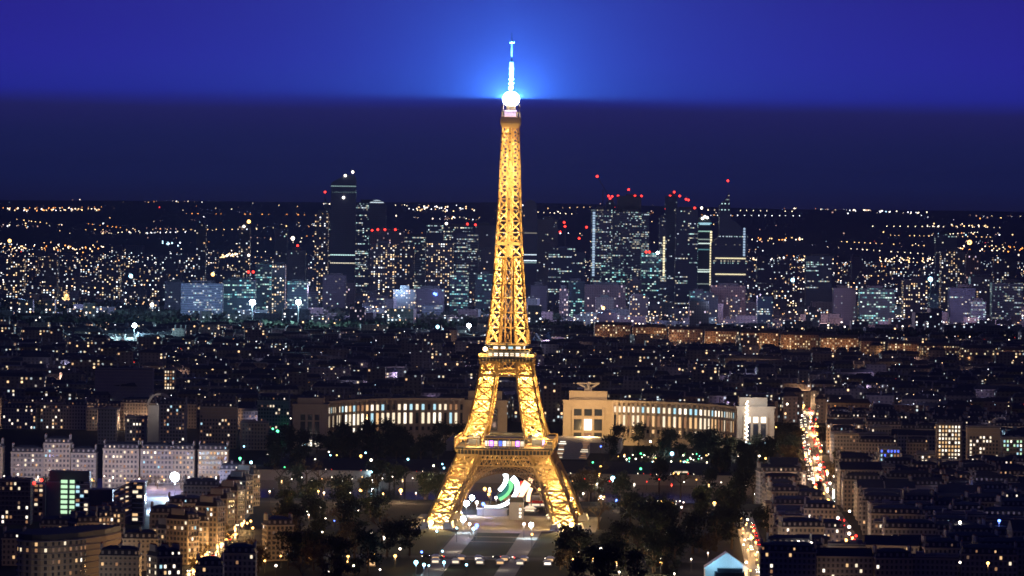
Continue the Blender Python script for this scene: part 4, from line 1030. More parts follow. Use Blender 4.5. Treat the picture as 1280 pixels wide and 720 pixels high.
# ------------------------------------------------------------------ church, foundation, racecourse, long orange avenue
t = thing('church_tower', 'golden floodlit church tower standing alone on the far left', 'church', at(83, 382, 7300).xy.to_3d()); k = 7300 / F
b = MB(); b.box((0, 0, 0), (12, 12, 30)); b.box((0, 0, 30), (9, 9, 7)); b.frus((0, 0, 37), (9, 9), 9, 4); b.box((0, 22, 0), (12, 34, 16)); link('wall', b.mesh('wall', ['stone_cream']), t)
for z in (4, 20): lamp((t.location.x - 5, 7270, z), (1, .66, .3), 150000, None, 1, name='church_flood')
t = thing('glass_sail_building', 'curved glass-sail building glinting beside the right edge of the iron tower', 'glass building', at(672, 412, 5600).xy.to_3d())
for i, (x, z0, z1, m, a) in enumerate(((-7, 8, 30, 'glass_blue', .3), (1, 6, 34, 'pale_cladding', -.2), (9, 10, 36, 'glass_blue', .5))):
    b = MB(); n = 8
    for j in range(n):
        u0, u1 = j / n, (j + 1) / n
        def q(u, s): return (x + s * 7 * math.sin(PI * (u * .8 + .2)) + a * 14 * u, -s * 3 - 4 * math.sin(PI * u), z0 + (z1 - z0) * u)
        b.face([q(u0, -1), q(u0, 1), q(u1, 1), q(u1, -1)])
        b.beam(q(u0, -1), q(u1, -1), .8); b.beam(q(u0, 1), q(u1, 1), .8)
    link('glass_sail', b.mesh('glass_sail', [m]), t)
b = MB(); b.box((2, 4, 0), (34, 16, 12)); link('wall', b.mesh('wall', ['pale_cladding']), t)
b = MB(); b.box((6, -8, 10), (2.6, .5, 14), 0, .3); link('lit_pane', b.mesh('lit_pane', ['lit_cool']), t); lamp((t.location.x - 6, 5570, 8), (.6, .75, 1), 60000, None, 1, name='sail_flood')
t = thing('grandstand', 'long white floodlit grandstand with a slender mast beyond the dark wood', 'grandstand', at(545, 432, 5900).xy.to_3d())
b = MB(); b.box((30, 0, 0), (46, 10, 9)); b.box((-28, 0, 0), (34, 12, 7)); b.box((-44, 0, 0), (18, 12, 15)); link('wall', b.mesh('wall', ['white_paint']), t)
b = MB(); b.tube([(1.2, 0), (.7, 30), (.5, 34)], 0, 8, (8, 0)); link('mast', b.mesh('mast', ['stone_pale']), t)
for x, p in ((-44, 50000), (-20, 50000), (20, 60000), (44, 40000)): lamp((t.location.x + x, 5875, 8), (.9, .85, 1), p, None, 1, name='stand_flood')
# orange-lit long terraces along the great avenue on the right
pp = [(742, 403), (790, 406), (835, 409), (880, 411), (925, 414), (975, 415), (1025, 419), (1075, 423), (1110, 426), (1150, 430), (1200, 432), (1250, 435), (1290, 438)]
for i, ((x0, y0), (x1, y1)) in enumerate(zip(pp, pp[1:])):
    D_ = 5700 - i * 55; A = at(x0, y0, D_); B_ = at(x1, y1, D_); zt = (A.z + B_.z) / 2; wdt = B_.x - A.x
    facn = 'facade_avenue'
    if i == 0: facade('facade_avenue', (.34, .24, .18), 3.6, 3.4, .34, 2.2, [(1, .7, .35), (1, .85, .55)], 0, glass=(.12, .07, .05), fx=(.3, .7), fy=(.25, .8), clump=.9)
    t = thing('terrace_block', '%s orange-lit terrace block from the left along the great avenue beyond the rooftops' % ORD[i], 'terrace block', ((A.x + B_.x) / 2, D_, 0), .03, 'orange-lit terrace blocks along the great avenue')
    b = MB(); b.box((0, 8, 0), (wdt - 3, 14, zt - 2), 0, 0, 1); link('wall', b.mesh('wall', [facn, 'slate']), t)
    b = MB(); b.frus((0, 8, zt - 2), (wdt - 3, 14), 4, 2, 0); link('roof', b.mesh('roof', ['slate']), t)
    for q in (-.3, .2): lamp((t.location.x + q * wdt, D_ - 14, zt - 14), (1, .5, .2), R.choice([1500, 2500, 6000]), None, 1, name='avenue_light')

# ------------------------------------------------------------------ far rooftops, woods and lights as masses
facade('facade_town', (.17, .15, .15), 4.6, 3.6, .22, 2.6, [(1, .6, .3), (1, .8, .5), (1, .9, .8), (.8, .95, 1)], 0, fx=(.3, .7), fy=(.2, .75), clump=.3, glass=(.05, .05, .06), wc=.35)
facade('facade_suburb', (.14, .13, .15), 6.0, 4.4, .15, 5.0, [(1, .58, .28), (1, .8, .5), (1, .9, .8), (.75, .9, 1)], 0, fx=(.3, .66), fy=(.25, .7), clump=.3, glass=(.05, .05, .06), wc=1.0)
def is_wood(x, D_):
    px, py = proj(x, D_, 0)
    if px < 700: return 386 + (0 if px < 420 else 10) < py < 424 + (4 if px > 300 else 0)
    return 420 + (px - 700) * .02 < py < 434 + (px - 700) * .012
b = MB(); D_ = 3960.0
while D_ < 6450:
    x = -.135 * D_
    while x < .135 * D_:
        w_ = R.choice([R.uniform(14, 30), R.uniform(14, 30), R.uniform(30, 50)]); h = R.uniform(17, 27) + (R.random() < .06) * 12; px, py = proj(x + w_ / 2, D_, 0)
        if not is_wood(x + w_ / 2, D_) and not is_wood(x + w_ / 2, D_ + 60) and not on_road(px, py, 2):
            rr = R.choice([0, 0, .1, -.15, .3]); dd = R.uniform(12, 22); m = 1 if R.random() < .85 else 3
            b.box((x + w_ / 2, D_ + R.uniform(-12, 12), 0), (w_, dd, h), 0, rr, m)
            if R.random() < .6: b.frus((x + w_ / 2, D_, h), (w_, dd), 3.5, 3, 1, 2, rr)
            for q in range(R.randint(0, 3)): b.box((x + w_ * R.random(), D_ + R.uniform(-4, 4), h), (1.2, 6, 4.5), 3)
        x += w_ + R.choice([0, 2, 10])
    D_ += R.uniform(40, 62)
tag(link('distant_rooftops', b.mesh('distant_rooftops', ['facade_town', 'slate', 'zinc', 'stone_grey'])), 'sea of small dark rooftops and lit windows of the city beyond the nearer streets', 'city', kind='stuff')
b = MB(); D_ = 6500.0
while D_ < 11500:
    x = -.14 * D_
    while x < .14 * D_:
        w_ = R.uniform(14, 50) * (1 + (D_ - 6500) / 8000); h = R.choice([9, 12, 15, 18, 22, 28]) + (R.random() < .08) * 22
        if R.random() < .75:
            b.box((x + w_ / 2, D_ + R.uniform(-25, 25), terr(D_, x) - 1), (w_, 16, h), 0, R.uniform(-.3, .3), 1)
        x += w_ + R.uniform(4, 26)
    D_ += R.uniform(60, 95) * (D_ / 6500)
tag(link('distant_suburbs', b.mesh('distant_suburbs', ['facade_suburb', 'slate'])), 'carpet of tiny lit suburbs around and behind the office towers', 'suburbs', kind='stuff')
for _ in range(130):     # unseen fill lights added among the middle-distance roofs to lift the dark
    D_ = R.uniform(3950, 6100); x = R.uniform(-.13, .13) * D_
    if not is_wood(x, D_): lamp((x, D_, R.uniform(14, 26)), R.choice([(1, .6, .4), (.8, .65, 1), (.6, .6, 1), (.7, .55, 1)]), R.choice([2000, 4000, 16000]), None, .6, name='street_fill')
def leaf_quad(b, c, s, rr, mi=0):
    a = Vector((rr.gauss(0, 1), rr.gauss(0, 1), rr.gauss(0, .6))).normalized(); u = a.orthogonal().normalized(); v = a.cross(u)
    t = rr.uniform(0, PI); u, v = u * math.cos(t) + v * math.sin(t), v * math.cos(t) - u * math.sin(t)
    b.face([c + u * s, c + v * s * .8, c - u * s * .9, c - v * s * .7], mi)
b = MB(); rr = random.Random(5)
for _ in range(5200):
    for _k in range(30):
        D_ = rr.uniform(5300, 8000); x = rr.uniform(-.14, .14) * D_
        if is_wood(x, D_): break
    H = rr.uniform(14, 24)
    for q in range(9): leaf_quad(b, Vector((x + rr.gauss(0, 7), D_ + rr.gauss(0, 7), H * rr.uniform(.25, 1))), rr.uniform(3, 5.5), rr)
tag(link('distant_wood', b.mesh('distant_wood', ['foliage_dark'])), 'broad dark band of woodland between the rooftops and the office towers', 'woodland', kind='stuff')
# tiny lights of the plain and the hills: street lamps and windows too small to tell apart
emit('far_warm', (1, .62, .3), 5); emit('far_cream', (1, .82, .6), 6); emit('far_white', (.9, .92, 1), 6); emit('far_amber', (1, .36, .08), 5); emit('far_cool', (.5, .8, 1), 5); emit('far_red', (1, .05, .04), 4); emit('far_dim', (1, .6, .5), 1.6)
FM = ['far_warm', 'far_cream', 'far_white', 'far_amber', 'far_cool', 'far_red', 'far_dim']
b = MB()
def dot(x, D_, z, r, mi): 
    c = (x, D_, z); P = [(x + r, D_, z), (x, D_ - r, z), (x - r, D_, z), (x, D_ + r, z)]; T, Bt = (x, D_, z + r), (x, D_, z - r)
    for i in range(4): b.face([P[(i + 1) % 4], P[i], T], mi); b.face([P[i], P[(i + 1) % 4], Bt], mi)
wts = [6, 7, 6, 3, 1.4, .5, 7]
def scatter(n, D0, D1, x0=None, x1=None, zo=9, rs=1.0, wt=wts):
    cs = [(rr.uniform(D0, D1), rr.uniform(-.14, .14)) for _ in range(max(6, n // 22))]
    for _ in range(n):
        D_ = D0 + (D1 - D0) * rr.random(); x = rr.uniform(-.14, .14) * D_ if x0 is None else at(rr.uniform(x0, x1), 300, D_).x
        if rr.random() < .72: c = rr.choice(cs); D_ = min(D1, max(D0, c[0] + rr.gauss(0, 110))); x = c[1] * D_ + rr.gauss(0, D_ * .006)
        r = D_ / F * rr.choice([.22, .3, .35, .45, .6, .9]) * rs; dot(x, D_, terr(D_, x) + rr.uniform(3, 3 + zo), r, rr.choices(range(7), wt)[0])
scatter(1500, 6400, 9000, zo=16, rs=.85); scatter(750, 9000, 12500, zo=14); scatter(330, 12500, 17500); scatter(190, 17500, 23500)
for _ in range(46):     # streets seen as strings of lights
    D_ = rr.uniform(8500, 21000); x = rr.uniform(-.13, .13) * D_; n = rr.randint(6, 22); sl = rr.uniform(-5, 5) * (D_ / 9000); st = rr.uniform(9, 20) * D_ / 9000; mi = rr.choices(range(7), [6, 7, 4, 5, .3, 0, 3])[0]
    for i in range(n):
        if rr.random() < .8: xx = x + i * st + rr.gauss(0, 2); yy = D_ + i * sl * 9; dot(xx, yy, terr(yy, xx) + 9, D_ / F * rr.uniform(.35, .7), mi)
def cluster(px0, px1, D_, n, mats, zs=10, dd=300, rs=1.0):
    for _ in range(n):
        y = D_ + rr.uniform(-dd, dd); x = at(rr.uniform(px0, px1), 300, y).x; dot(x, y, terr(y, x) + rr.uniform(4, 4 + zs), D_ / F * rr.uniform(.5, .95) * rs, rr.choice(mats))
cluster(0, 130, 19500, 46, [0, 1, 2, 3], 12, 260); cluster(508, 600, 20000, 40, [0, 1, 2], 25, 400); cluster(258, 298, 11800, 34, [1, 1, 0], 12, 120, 1.5); cluster(0, 130, 12500, 50, [3, 0, 1], 10, 250)
cluster(934, 1010, 12000, 40, [1, 0, 2], 12, 160, 1.3); cluster(1100, 1170, 12300, 46, [1, 0], 10, 350); cluster(940, 1005, 15000, 20, [0, 3, 1], 10, 120); cluster(1200, 1280, 14000, 30, [0, 3, 1], 16, 300)
cluster(200, 226, 13200, 9, [4, 2, 4], 12, 80, 1.3); cluster(30, 60, 7000, 26, [2, 4, 3], 8, 60); cluster(1158, 1240, 17500, 22, [0, 1], 10, 200); cluster(1060, 1160, 22500, 26, [2, 1], 10, 300)
cluster(700, 900, 5650, 40, [2, 1, 3, 0], 14, 200, .8); cluster(900, 1280, 5900, 60, [1, 1, 0, 2], 20, 300, .8); cluster(980, 1030, 6600, 14, [5, 5, 2], 5, 20, 1.2)
for _ in range(1500):    # lamps and lit skylights scattered through the rooftops of the middle distance
    D_ = rr.uniform(3500, 6300); x = rr.uniform(-.13, .13) * D_; px, py = proj(x, D_, 0)
    if is_wood(x, D_) or blocked(px, py): continue
    dot(x, D_, rr.uniform(19, 27), D_ / F * rr.choice([.22, .28, .35, .5]), rr.choices(range(7), wts)[0])
tag(link('distant_lights', b.mesh('distant_lights', FM)), 'countless tiny white, amber and bluish lights of the plain and the hills', 'city lights', kind='stuff')

# ------------------------------------------------------------------ trees
def make_tree(seed, H, spread, fol, dens, bare=False, label=None):
    rr = random.Random(seed); root = link('park_tree', None); tb = MB(); cb = MB(); tips = []
    def br(p, d, l, r, dep):
        q = p + d * l; tb.beam(p, q, r * 2, 0, r * 1.3)
        if dep == 0: tips.append(q); return
        for _ in range(3 if dep > 1 else (4 if bare else 3)):
            nd = (d + Vector((rr.gauss(0, .55), rr.gauss(0, .55), rr.gauss(.12, .3)))).normalized(); br(q, nd, l * rr.uniform(.6, .8), r * .6, dep - 1)
    br(Vector((0, 0, 0)), Vector((0, 0, 1)), H * .3, H * .025, 3)
    mx = max(t.z for t in tips); f = H * .88 / mx
    tb.v = [(v[0] * f * spread, v[1] * f * spread, v[2] * f) for v in tb.v]
    for t_ in tips:
        c = Vector((t_.x * f * spread, t_.y * f * spread, t_.z * f))
        for _ in range(dens):
            p = c + Vector((rr.gauss(0, H * .09), rr.gauss(0, H * .09), rr.gauss(0, H * .07)))
            if p.z > H * .12: leaf_quad(cb, p, rr.uniform(.35, .75) * (0.5 if bare else 1), rr)
    if not bare:
        for _ in range(13):                     # lower and side clumps
            a = rr.uniform(0, 2 * PI); c = Vector((math.cos(a) * H * .2 * spread, math.sin(a) * H * .2 * spread, H * rr.uniform(.25, .72)))
            for _ in range(34): leaf_quad(cb, c + Vector((rr.gauss(0, H * .07), rr.gauss(0, H * .07), rr.gauss(0, H * .06))), rr.uniform(.4, .8), rr)
    link('trunk', tb.mesh('trunk', ['bark']), root); link('crown', cb.mesh('crown', [fol]), root); return root
PT = [make_tree(1, 15, 1.0, 'foliage', 22), make_tree(2, 17, .9, 'foliage_dark', 24), make_tree(3, 13, 1.15, 'foliage_dry', 14), make_tree(4, 19, .85, 'foliage_dark', 26), make_tree(5, 12, 1.1, 'foliage', 20), make_tree(6, 16, 1.0, 'foliage_dry', 7, True)]
for p in PT: kids(p)
used = [False] * 6
TREES = []
def tree(x, D_, k=None, s=None, z=0, label=None):
    k = R.choice([0, 1, 1, 3, 4, 2, 3, 5]) if k is None else k; s = (s or R.uniform(.75, 1.15)) * (1.0 if label or (s and s < .72) else 1.22)
    if not used[k]: t = PT[k]; used[k] = True; t.location = (x, D_, z); t.rotation_euler = (0, 0, R.uniform(0, 6)); t.scale = (s,) * 3
    else: t = copy_tree(PT[k], None, (x, D_, z), R.uniform(0, 6), s)
    TREES.append((t, x, D_, z, k, s, label)); return t
def park(n, x0, x1, y0, y1, ks=None, keep=None, sc_=(.75, 1.15)):
    got = 0
    for _ in range(n * 30):
        if got >= n: break
        px, py = R.uniform(x0, x1), R.uniform(y0, y1); p = gp(px, py)
        if keep and not keep(p.x, p.y, px, py): continue
        if any((p.x - t[1]) ** 2 + (p.y - t[2]) ** 2 < 36 for t in TREES): continue
        tree(p.x, p.y, R.choice(ks) if ks else None, R.uniform(*sc_)); got += 1
def offaxis(lo):
    def f(x, D_, px, py):
        dx, dy = x - TX, D_ - TY; s = dx * math.cos(YAW) - dy * math.sin(YAW); tt = dx * math.sin(YAW) + dy * math.cos(YAW)
        return abs(s) > lo + (0 if tt < -60 else 40 * (tt < 60)) and D_ < 2880 and not (28 < s < 78 and tt > -215) and not (-78 < s < -28 and tt > -130)
    return f
park(36, 350, 565, 628, 735, keep=offaxis(40)); park(40, 672, 905, 640, 740, keep=lambda x, D_, px, py: offaxis(40)(x, D_, px, py) and not (860 < px and py > 700))
park(20, 335, 560, 604, 628, ks=[2, 5, 0]); park(16, 700, 960, 606, 640, ks=[2, 5, 0, 1])
tree(gp(668, 655).x + 14, gp(668, 660).y, 5, 1.3, 0, 'bare brown tree lit warmly beside the right foot of the iron tower')
tree(gp(748, 662).x, gp(748, 662).y, 5, 1.35, 0, 'large bare brown tree glowing in lamplight right of the iron tower')
park(44, 360, 585, 552, 580, ks=[1, 3, 0, 4], sc_=(.8, 1.1), keep=lambda x, D_, px, py: D_ > 3270); park(50, 762, 1000, 553, 582, ks=[1, 3, 0, 4], sc_=(.8, 1.1), keep=lambda x, D_, px, py: D_ > 3270)
park(10, 985, 1050, 552, 612, ks=[2, 5, 0]); park(14, 900, 960, 590, 690, ks=[1, 3], sc_=(.9, 1.2), keep=lambda x, D_, px, py: not on_road(px, py, 6)); park(8, 330, 380, 560, 600, ks=[1, 3])
park(10, 50, 290, 607, 614, ks=[5, 2], keep=lambda x, D_, px, py: D_ < 3026, sc_=(.55, .7)); park(6, 300, 340, 690, 725, ks=[2, 5]); park(8, 240, 318, 655, 720, ks=[5, 2], keep=lambda x, D_, px, py: abs(px - (238 + (722 - py) * .82)) < 10, sc_=(.5, .7))

# ------------------------------------------------------------------ lamps: pole, arm and glowing head
_hm = {}
def make_lamp(mat, r, H):
    k = (mat, r, H)
    if k not in _hm:
        root = link('street_lamp', None); b = MB(); b.tube([(.16, 0), (.09, H - r)], 0, 6); link('pole', b.mesh('pole', ['iron_rail_or_shade']), root)
        b = MB(); b.ball((0, 0, H), r, 0, 8, 5); link('lamp_head', b.mesh('lamp_head', [mat]), root); kids(root); _hm[k] = [root, False]; root['_k'] = 1
    return k
LAMPS = []
def street_lamp(px, py, mat='lamp_gold', r=.6, H=8, z=0, light=0, label=None, col=None, group=None):
    """head appears at px,py in the photograph; the pole stands on the ground below it"""
    p = gp(px, py, z + H); r = r * (.74 if mat != 'lamp_flood' else .9)
    if light: lamp((p.x, p.y - .5, z + H - r - .6), col or {'lamp_gold': (1, .55, .2), 'lamp_white': (1, .86, .7), 'lamp_cool': (.5, .8, 1), 'lamp_green': (.15, 1, .4), 'lamp_blue': (.2, .3, 1), 'lamp_red': (1, .08, .04), 'lamp_violet': (.5, .2, 1), 'lamp_flood': (.55, .8, 1)}[mat], light, None, .4)
    LAMPS.append([None, px, py, mat, round(r, 2), label, (p.x, p.y, z), H])
G, W_, C_, GR, B2, RD = 'lamp_gold', 'lamp_white', 'lamp_cool', 'lamp_green', 'lamp_blue', 'lamp_red'
# floodlight mast over the sports court
street_lamp(218.5, 596, 'lamp_flood', 3.6, 16, 0, 150000, 'blazing blue-white floodlight over the pale court on the left')
for px in (195, 205, 216): lamp((gp(px, 640).x, gp(px, 640).y, 9), (.55, .78, 1), 60000, None, 1, name='court_light')
sheet('pavement', [gp(183, 646).xy, gp(226, 646).xy, gp(226, 604).xy, gp(183, 604).xy], .3, 'pale_cladding')
for px, py, c, r in ((347, 539, GR, 1.6), (341, 536, GR, 1.0), (363, 537, GR, 1.0), (358, 541, W_, .9), (339, 507, W_, 1.2), (363, 523, W_, .9), (288, 581, W_, 1.2), (300, 573, GR, 1.3), (314, 578, C_, 1.4), (305, 558, C_, .8)):
    street_lamp(px, py, c, r, 9, 0, 3500 if r > 1 else 0)
for px, py, c, r in ((375, 560, W_, 1.1), (381, 556, C_, .9), (378, 564, W_, .7), (437, 557, C_, 1.0), (413, 569, C_, .8), (411, 565, W_, .7), (421, 569, G, .7), (451, 570, G, 1.3), (457, 566, C_, .9), (464, 575, W_, 1.3), (465, 589, C_, 1.2), (510, 574, C_, 1.1), (530, 553, C_, .8),
                     (542, 582, W_, 1.0), (553, 580, C_, .7), (555, 585, C_, .9), (356, 584, GR, .8), (371, 569, W_, .6), (492, 560, W_, .5), (334, 568, W_, .7), (394, 574, W_, .6), (453, 543, G, .7), (408, 548, W_, .6)):
    street_lamp(px, py, c, r, 8, 0, 2500 if r >= 1.1 else 0)
for px, py, c, r in ((398, 614, G, .9), (405, 616, W_, .8), (366, 616, G, .8), (422, 617, G, .8), (451, 613, G, 1.6), (438, 616, W_, .8), (501, 613, G, 1.7), (479, 617, G, .7), (549, 614, G, .8), (430, 628, W_, .7), (337, 614, W_, .6), (520, 616, W_, .5), (400, 634, W_, .8), (386, 643, W_, .8)):
    street_lamp(px, py, c, r, 8, 0, 16000 if r > 1 else 4000, col=(1, .6, .3))
for px, py, c, r in ((465, 666, W_, .7), (491, 660, W_, 1.1), (480, 672, W_, 1.1), (420, 681, W_, 1.2), (408, 677, W_, .6), (395, 685, W_, .5), (500, 686, W_, .9), (494, 695, G, 1.2), (469, 693, G, .9), (435, 696, G, 1.2), (434, 702, G, .7), (387, 698, G, .8), (327, 696, G, 1.2), (331, 701, G, .8), (351, 695, G, .7), (360, 692, W_, .6),
                     (316, 660, G, 1.0), (309, 654, G, .9), (527, 690, B2, .9), (520, 703, C_, 1.6), (530, 706, C_, 1.2), (536, 707, C_, .7), (553, 689, C_, .8), (345, 707, W_, .9), (410, 715, W_, .8), (422, 716, W_, .9), (442, 707, W_, .7), (475, 712, W_, .7), (384, 640, W_, .7), (407, 648, W_, .5), (418, 651, B2, .5), (403, 665, W_, .6), (448, 638, W_, .5)):
    street_lamp(px, py, c, r, 7, 0, 2500 if r >= 1.1 else 0)
# golden avenue on the left
for i in range(26):
    u = i / 25; px = 236 + u * 74 + R.uniform(-5, 5); py = 716 - u * 68 + R.uniform(-4, 4)
    street_lamp(px, py, G, R.choice([.6, .8, 1.0, 1.3]), 6, 0, 16000 if i % 2 == 0 else 0)
street_lamp(258, 694, G, 1.7, 7, 0, 12000); street_lamp(272, 684, G, 1.1, 7, 0, 8000)
# riverside on the far left: warm lamps at the foot of the quay row
for i in range(18): street_lamp(4 + i * 15.5 + R.uniform(-3, 3), 597 + R.uniform(-2, 3), R.choice([G, W_]), .5, 7, 0, 5000 if i % 2 else 0)
# far quay road lamps on both sides of the tower
for i in range(16): street_lamp(352 + i * 12.6, 601 - (i % 3) * 2 - i * .1, W_ if i % 4 else G, .45, 6, 7, 4500 if i % 3 == 0 else 0)
for i in range(17): street_lamp(700 + i * 15.5, 604 - (i % 3) * 3 + i * .15, R.choice([W_, G, RD]), .5, 6, 7, 4500 if i % 3 == 0 else 0)
street_lamp(766, 598, C_, 2.2, 8, 7, 9000, 'dazzling cyan lamp on the far quay right of the tower'); street_lamp(749, 593, G, 1.5, 6, 7, 5000); street_lamp(842, 592, G, 1.0, 7, 7); street_lamp(848, 592, G, 1.0, 7, 7)
# riverside walk right of the tower
for i in range(15): street_lamp(790 + i * 4.6, 627 + R.uniform(-1, 2), R.choice([W_, W_, G]), .55, 4, 0, 4000 if i % 4 == 0 else 0)
for px, py, c, r in ((771, 626, B2, 1.5), (729, 617, W_, .8), (755, 621, G, .7), (893, 629, G, 1.5), (905, 631, B2, 1.5), (884, 622, C_, .8), (904, 623, G, .7), (852, 634, W_, .8), (858, 656, W_, .5), (797, 671, B2, .6), (832, 667, W_, .8), (811, 674, W_, 1.1), (812, 678, W_, .9),
                     (810, 688, W_, .7), (778, 692, W_, .8), (758, 680, W_, 1.2), (751, 686, W_, 1.3), (761, 699, W_, 1.3), (764, 699, W_, .9), (771, 703, G, 1.1), (795, 701, G, 1.1), (826, 699, W_, 1.0), (826, 704, G, 1.1), (741, 699, G, 1.2), (712, 672, W_, .9), (710, 680, W_, 1.1), (724, 690, W_, .6), (723, 671, C_, 1.6), (716, 699, G, .6),
                     (864, 699, W_, .6), (885, 691, W_, .5), (774, 715, W_, .7), (760, 714, W_, .6), (843, 717, W_, .6), (796, 707, G, .8)):
    street_lamp(px, py, c, r, 7, 0, 6000 if r >= 1.1 else 1200, col=(1, .68, .42))
# garden festival between the wings and the river on the right
for _ in range(85):
    px = R.gauss(835, 52); py = R.uniform(566, 583)
    if 772 < px < 965: street_lamp(px, py, R.choice([W_, W_, G, C_, GR, W_]), R.choice([.4, .5, .7]), 5, 0, 1800 if R.random() < .2 else 0)
for px, py, c, r in ((840, 567, C_, 2.0), (882, 552, W_, 1.4), (813, 552, W_, 1.2), (812, 558, G, 1.1), (923, 551, W_, 1.6), (955, 552, G, 2.2), (941, 551, W_, 1.0), (906, 552, W_, .8), (899, 553, W_, .9), (825, 561, GR, .8), (801, 586, GR, 1.0), (801, 567, GR, .8), (817, 569, W_, 1.2), (741, 578, GR, .8), (751, 583, G, 1.0), (751, 558, B2, .8), (970, 534, G, 1.1), (949, 570, W_, 1), (957, 573, G, 1)):
    street_lamp(px, py, c, r, 8, 0, 4000 if r >= 1.1 else 0)
# two streets bottom right
for i in range(26):
    u = (i / 25) ** 1.2; py = 648 + u * 72; px = 930 + u * 20 + R.uniform(-9, 9) * (1 + u); street_lamp(px, py, R.choice([G, G, W_]), R.choice([.5, .7, .9]), 6, 0, 7000 if i % 3 == 0 else 0)
for i in range(40):
    u = i / 39; py = 606 + u * 108; px = 1016 + u * 78 + R.choice([-1, .2, 1]) * (4 + 7 * u); street_lamp(px, py, R.choice([G, W_, G, RD]), R.choice([.8, 1.0, 1.3]), 9, 0, 9000 if i % 3 == 0 else 0, col=(1, .6, .3))
street_lamp(939, 672, G, 1.5, 7, 0, 9000)
# the great traffic avenue
for i in range(46):
    u = i / 45; py = 492 + u * 112; px = 1004 + u * 20 + R.choice([-1, -.4, .3, 1]) * (6 + 7 * u) + R.uniform(-2, 2); street_lamp(px, py, R.choice([G, G, G, W_, W_, RD]), R.choice([.6, .8, 1.1, 1.4]), 8, 0, 26000 if i % 4 == 0 else 0, col=(1, .58, .28))
# riverside boulevard right
for i in range(18): street_lamp(1042 + i * 14, 595 + (i % 2) * 2, R.choice([G, W_]), .5, 7, 0, 7000 if i % 2 == 0 else 0)
for px, py, c, r in ((1259, 540, C_, 1.3), (998, 678, W_, 1.5), (1014, 679, W_, 1.1), (1115, 671, W_, 1.2), (1235, 704, G, 1.1), (1200, 703, W_, .8), (1155, 620, C_, 1.0), (1179, 624, W_, .9), (1249, 651, B2, 1.2), (1200, 653, W_, 1.2), (1221, 642, W_, .9), (1160, 656, W_, .6), (1212, 609, B2, 1.4), (1103, 608, B2, 1.0), (1117, 607, B2, 1.0), (1211, 666, W_, .7), (1062, 639, W_, 1), (1022, 533, G, .9), (984, 505, W_, 1.2), (970, 534, G, .7)):
    street_lamp(px, py, c, r, 20 if r < 1.05 else 24, 0, 2000 if r > 1 else 0)

# under the arch: floodlights, light trails of funfair rides, kiosk
for px, py, c, r in ((583, 629, 'lamp_flood', 2.2), (590, 622, 'lamp_flood', 1.8), (596, 628, W_, 1.5), (604, 630, B2, 1.5), (579, 617, W_, 1.2), (579, 649, 'lamp_flood', 1.9), (596, 657, B2, 1.6), (592, 661, C_, 1.4), (587, 655, W_, 1.2), (606, 611, G, 1.5), (612, 614, G, 1.5), (611, 618, G, 1.3), (612, 611, W_, 1.0),
                     (664, 656, 'lamp_flood', 1.6), (655, 655, W_, 1.2), (674, 612, G, 1.5), (665, 668, G, .9), (675, 600, G, .7), (620, 622, W_, 1.2), (571, 660, C_, .8), (546, 664, C_, .9), (555, 703, C_, 1.1), (583, 706, C_, .9)):
    street_lamp(px, py, c, r, 9, 0, 9000 if r >= 1.5 else (2500 if r > 1 else 0))
for x, y, c, p in ((585, 640, (.4, .4, 1), 16000), (610, 655, (.45, .35, 1), 12000), (640, 665, (.6, .45, .9), 9000), (660, 640, (1, .35, .3), 12000), (600, 690, (1, .85, .65), 9000), (640, 700, (1, .85, .7), 7000), (570, 690, (1, .85, .65), 9000), (668, 690, (1, .85, .7), 7000), (560, 712, (1, .9, .7), 9000), (620, 713, (1, .9, .75), 9000)):
    q = gp(x, y); lamp((q.x, q.y, 7), c, p * .4, None, .5, name='plaza_light')
t = thing('ride_light_trail', 'curved white and green light trail of a funfair ride seen through the arch', 'funfair ride', gp(640, 641))
D0 = t.location.y; ox = t.location.x
def CP(px, py): q = at(px, py, D0); return Vector((q.x - ox, 0, q.z))
def curve(P, n=24):
    Q = []
    for i in range(n + 1):
        u = i / n * (len(P) - 1); k = min(int(u), len(P) - 2); f = u - k
        p0, p1, p2, p3 = P[max(0, k - 1)], P[k], P[k + 1], P[min(len(P) - 1, k + 2)]
        Q.append(0.5 * ((2 * p1) + (p2 - p0) * f + (2 * p0 - 5 * p1 + 4 * p2 - p3) * f * f + (3 * p1 - p0 - 3 * p2 + p3) * f ** 3))
    return Q
def ribbon(name, pts, ra, rb, mat, par, y=0):
    Q = curve([CP(*p) for p in pts]); b = MB(); n = len(Q)
    for i in range(n - 1):
        r0, r1 = ra + (rb - ra) * i / (n - 1), ra + (rb - ra) * (i + 1) / (n - 1); b.beam(Q[i] + Vector((0, y, 0)), Q[i + 1] + Vector((0, y, 0)), 2 * r0, 0, 2 * r1)
    return link(name, b.mesh(name, [mat]), par)
emit('trail_white', (.85, .95, 1), 5); emit('trail_green', (.25, .9, .35), 1.3); emit('trail_teal', (.1, .5, .4), .5); emit('trail_orange', (1, .6, .35), 3); emit('trail_red', (1, .08, .05), 1.4)
ribbon('light_trail', [(640, 597), (646, 604), (646, 614), (640, 624), (630, 631), (618, 634), (606, 633)], 1.9, .8, 'trail_white', t)  # solid glowing bands in the shape of the moving ride's light trails
ribbon('light_trail', [(631, 592), (633, 597), (630, 606), (624, 613)], 1.6, 1.2, 'trail_white', t, -1)
ribbon('light_trail', [(637, 600), (638, 608), (633, 617), (624, 624)], 2.2, 1.6, 'trail_green', t, 2)
ribbon('light_trail', [(633, 604), (634, 610), (629, 617), (622, 621)], 1.4, 1.0, 'trail_teal', t, 1)
b = MB()
for px in (612, 626, 640): b.beam((CP(px, 641).x, 3, 0), (CP(px + 3, 610).x, 3, CP(px, 610).z), .8)
link('support_frame', b.mesh('support_frame', ['iron_rail_or_shade']), t)
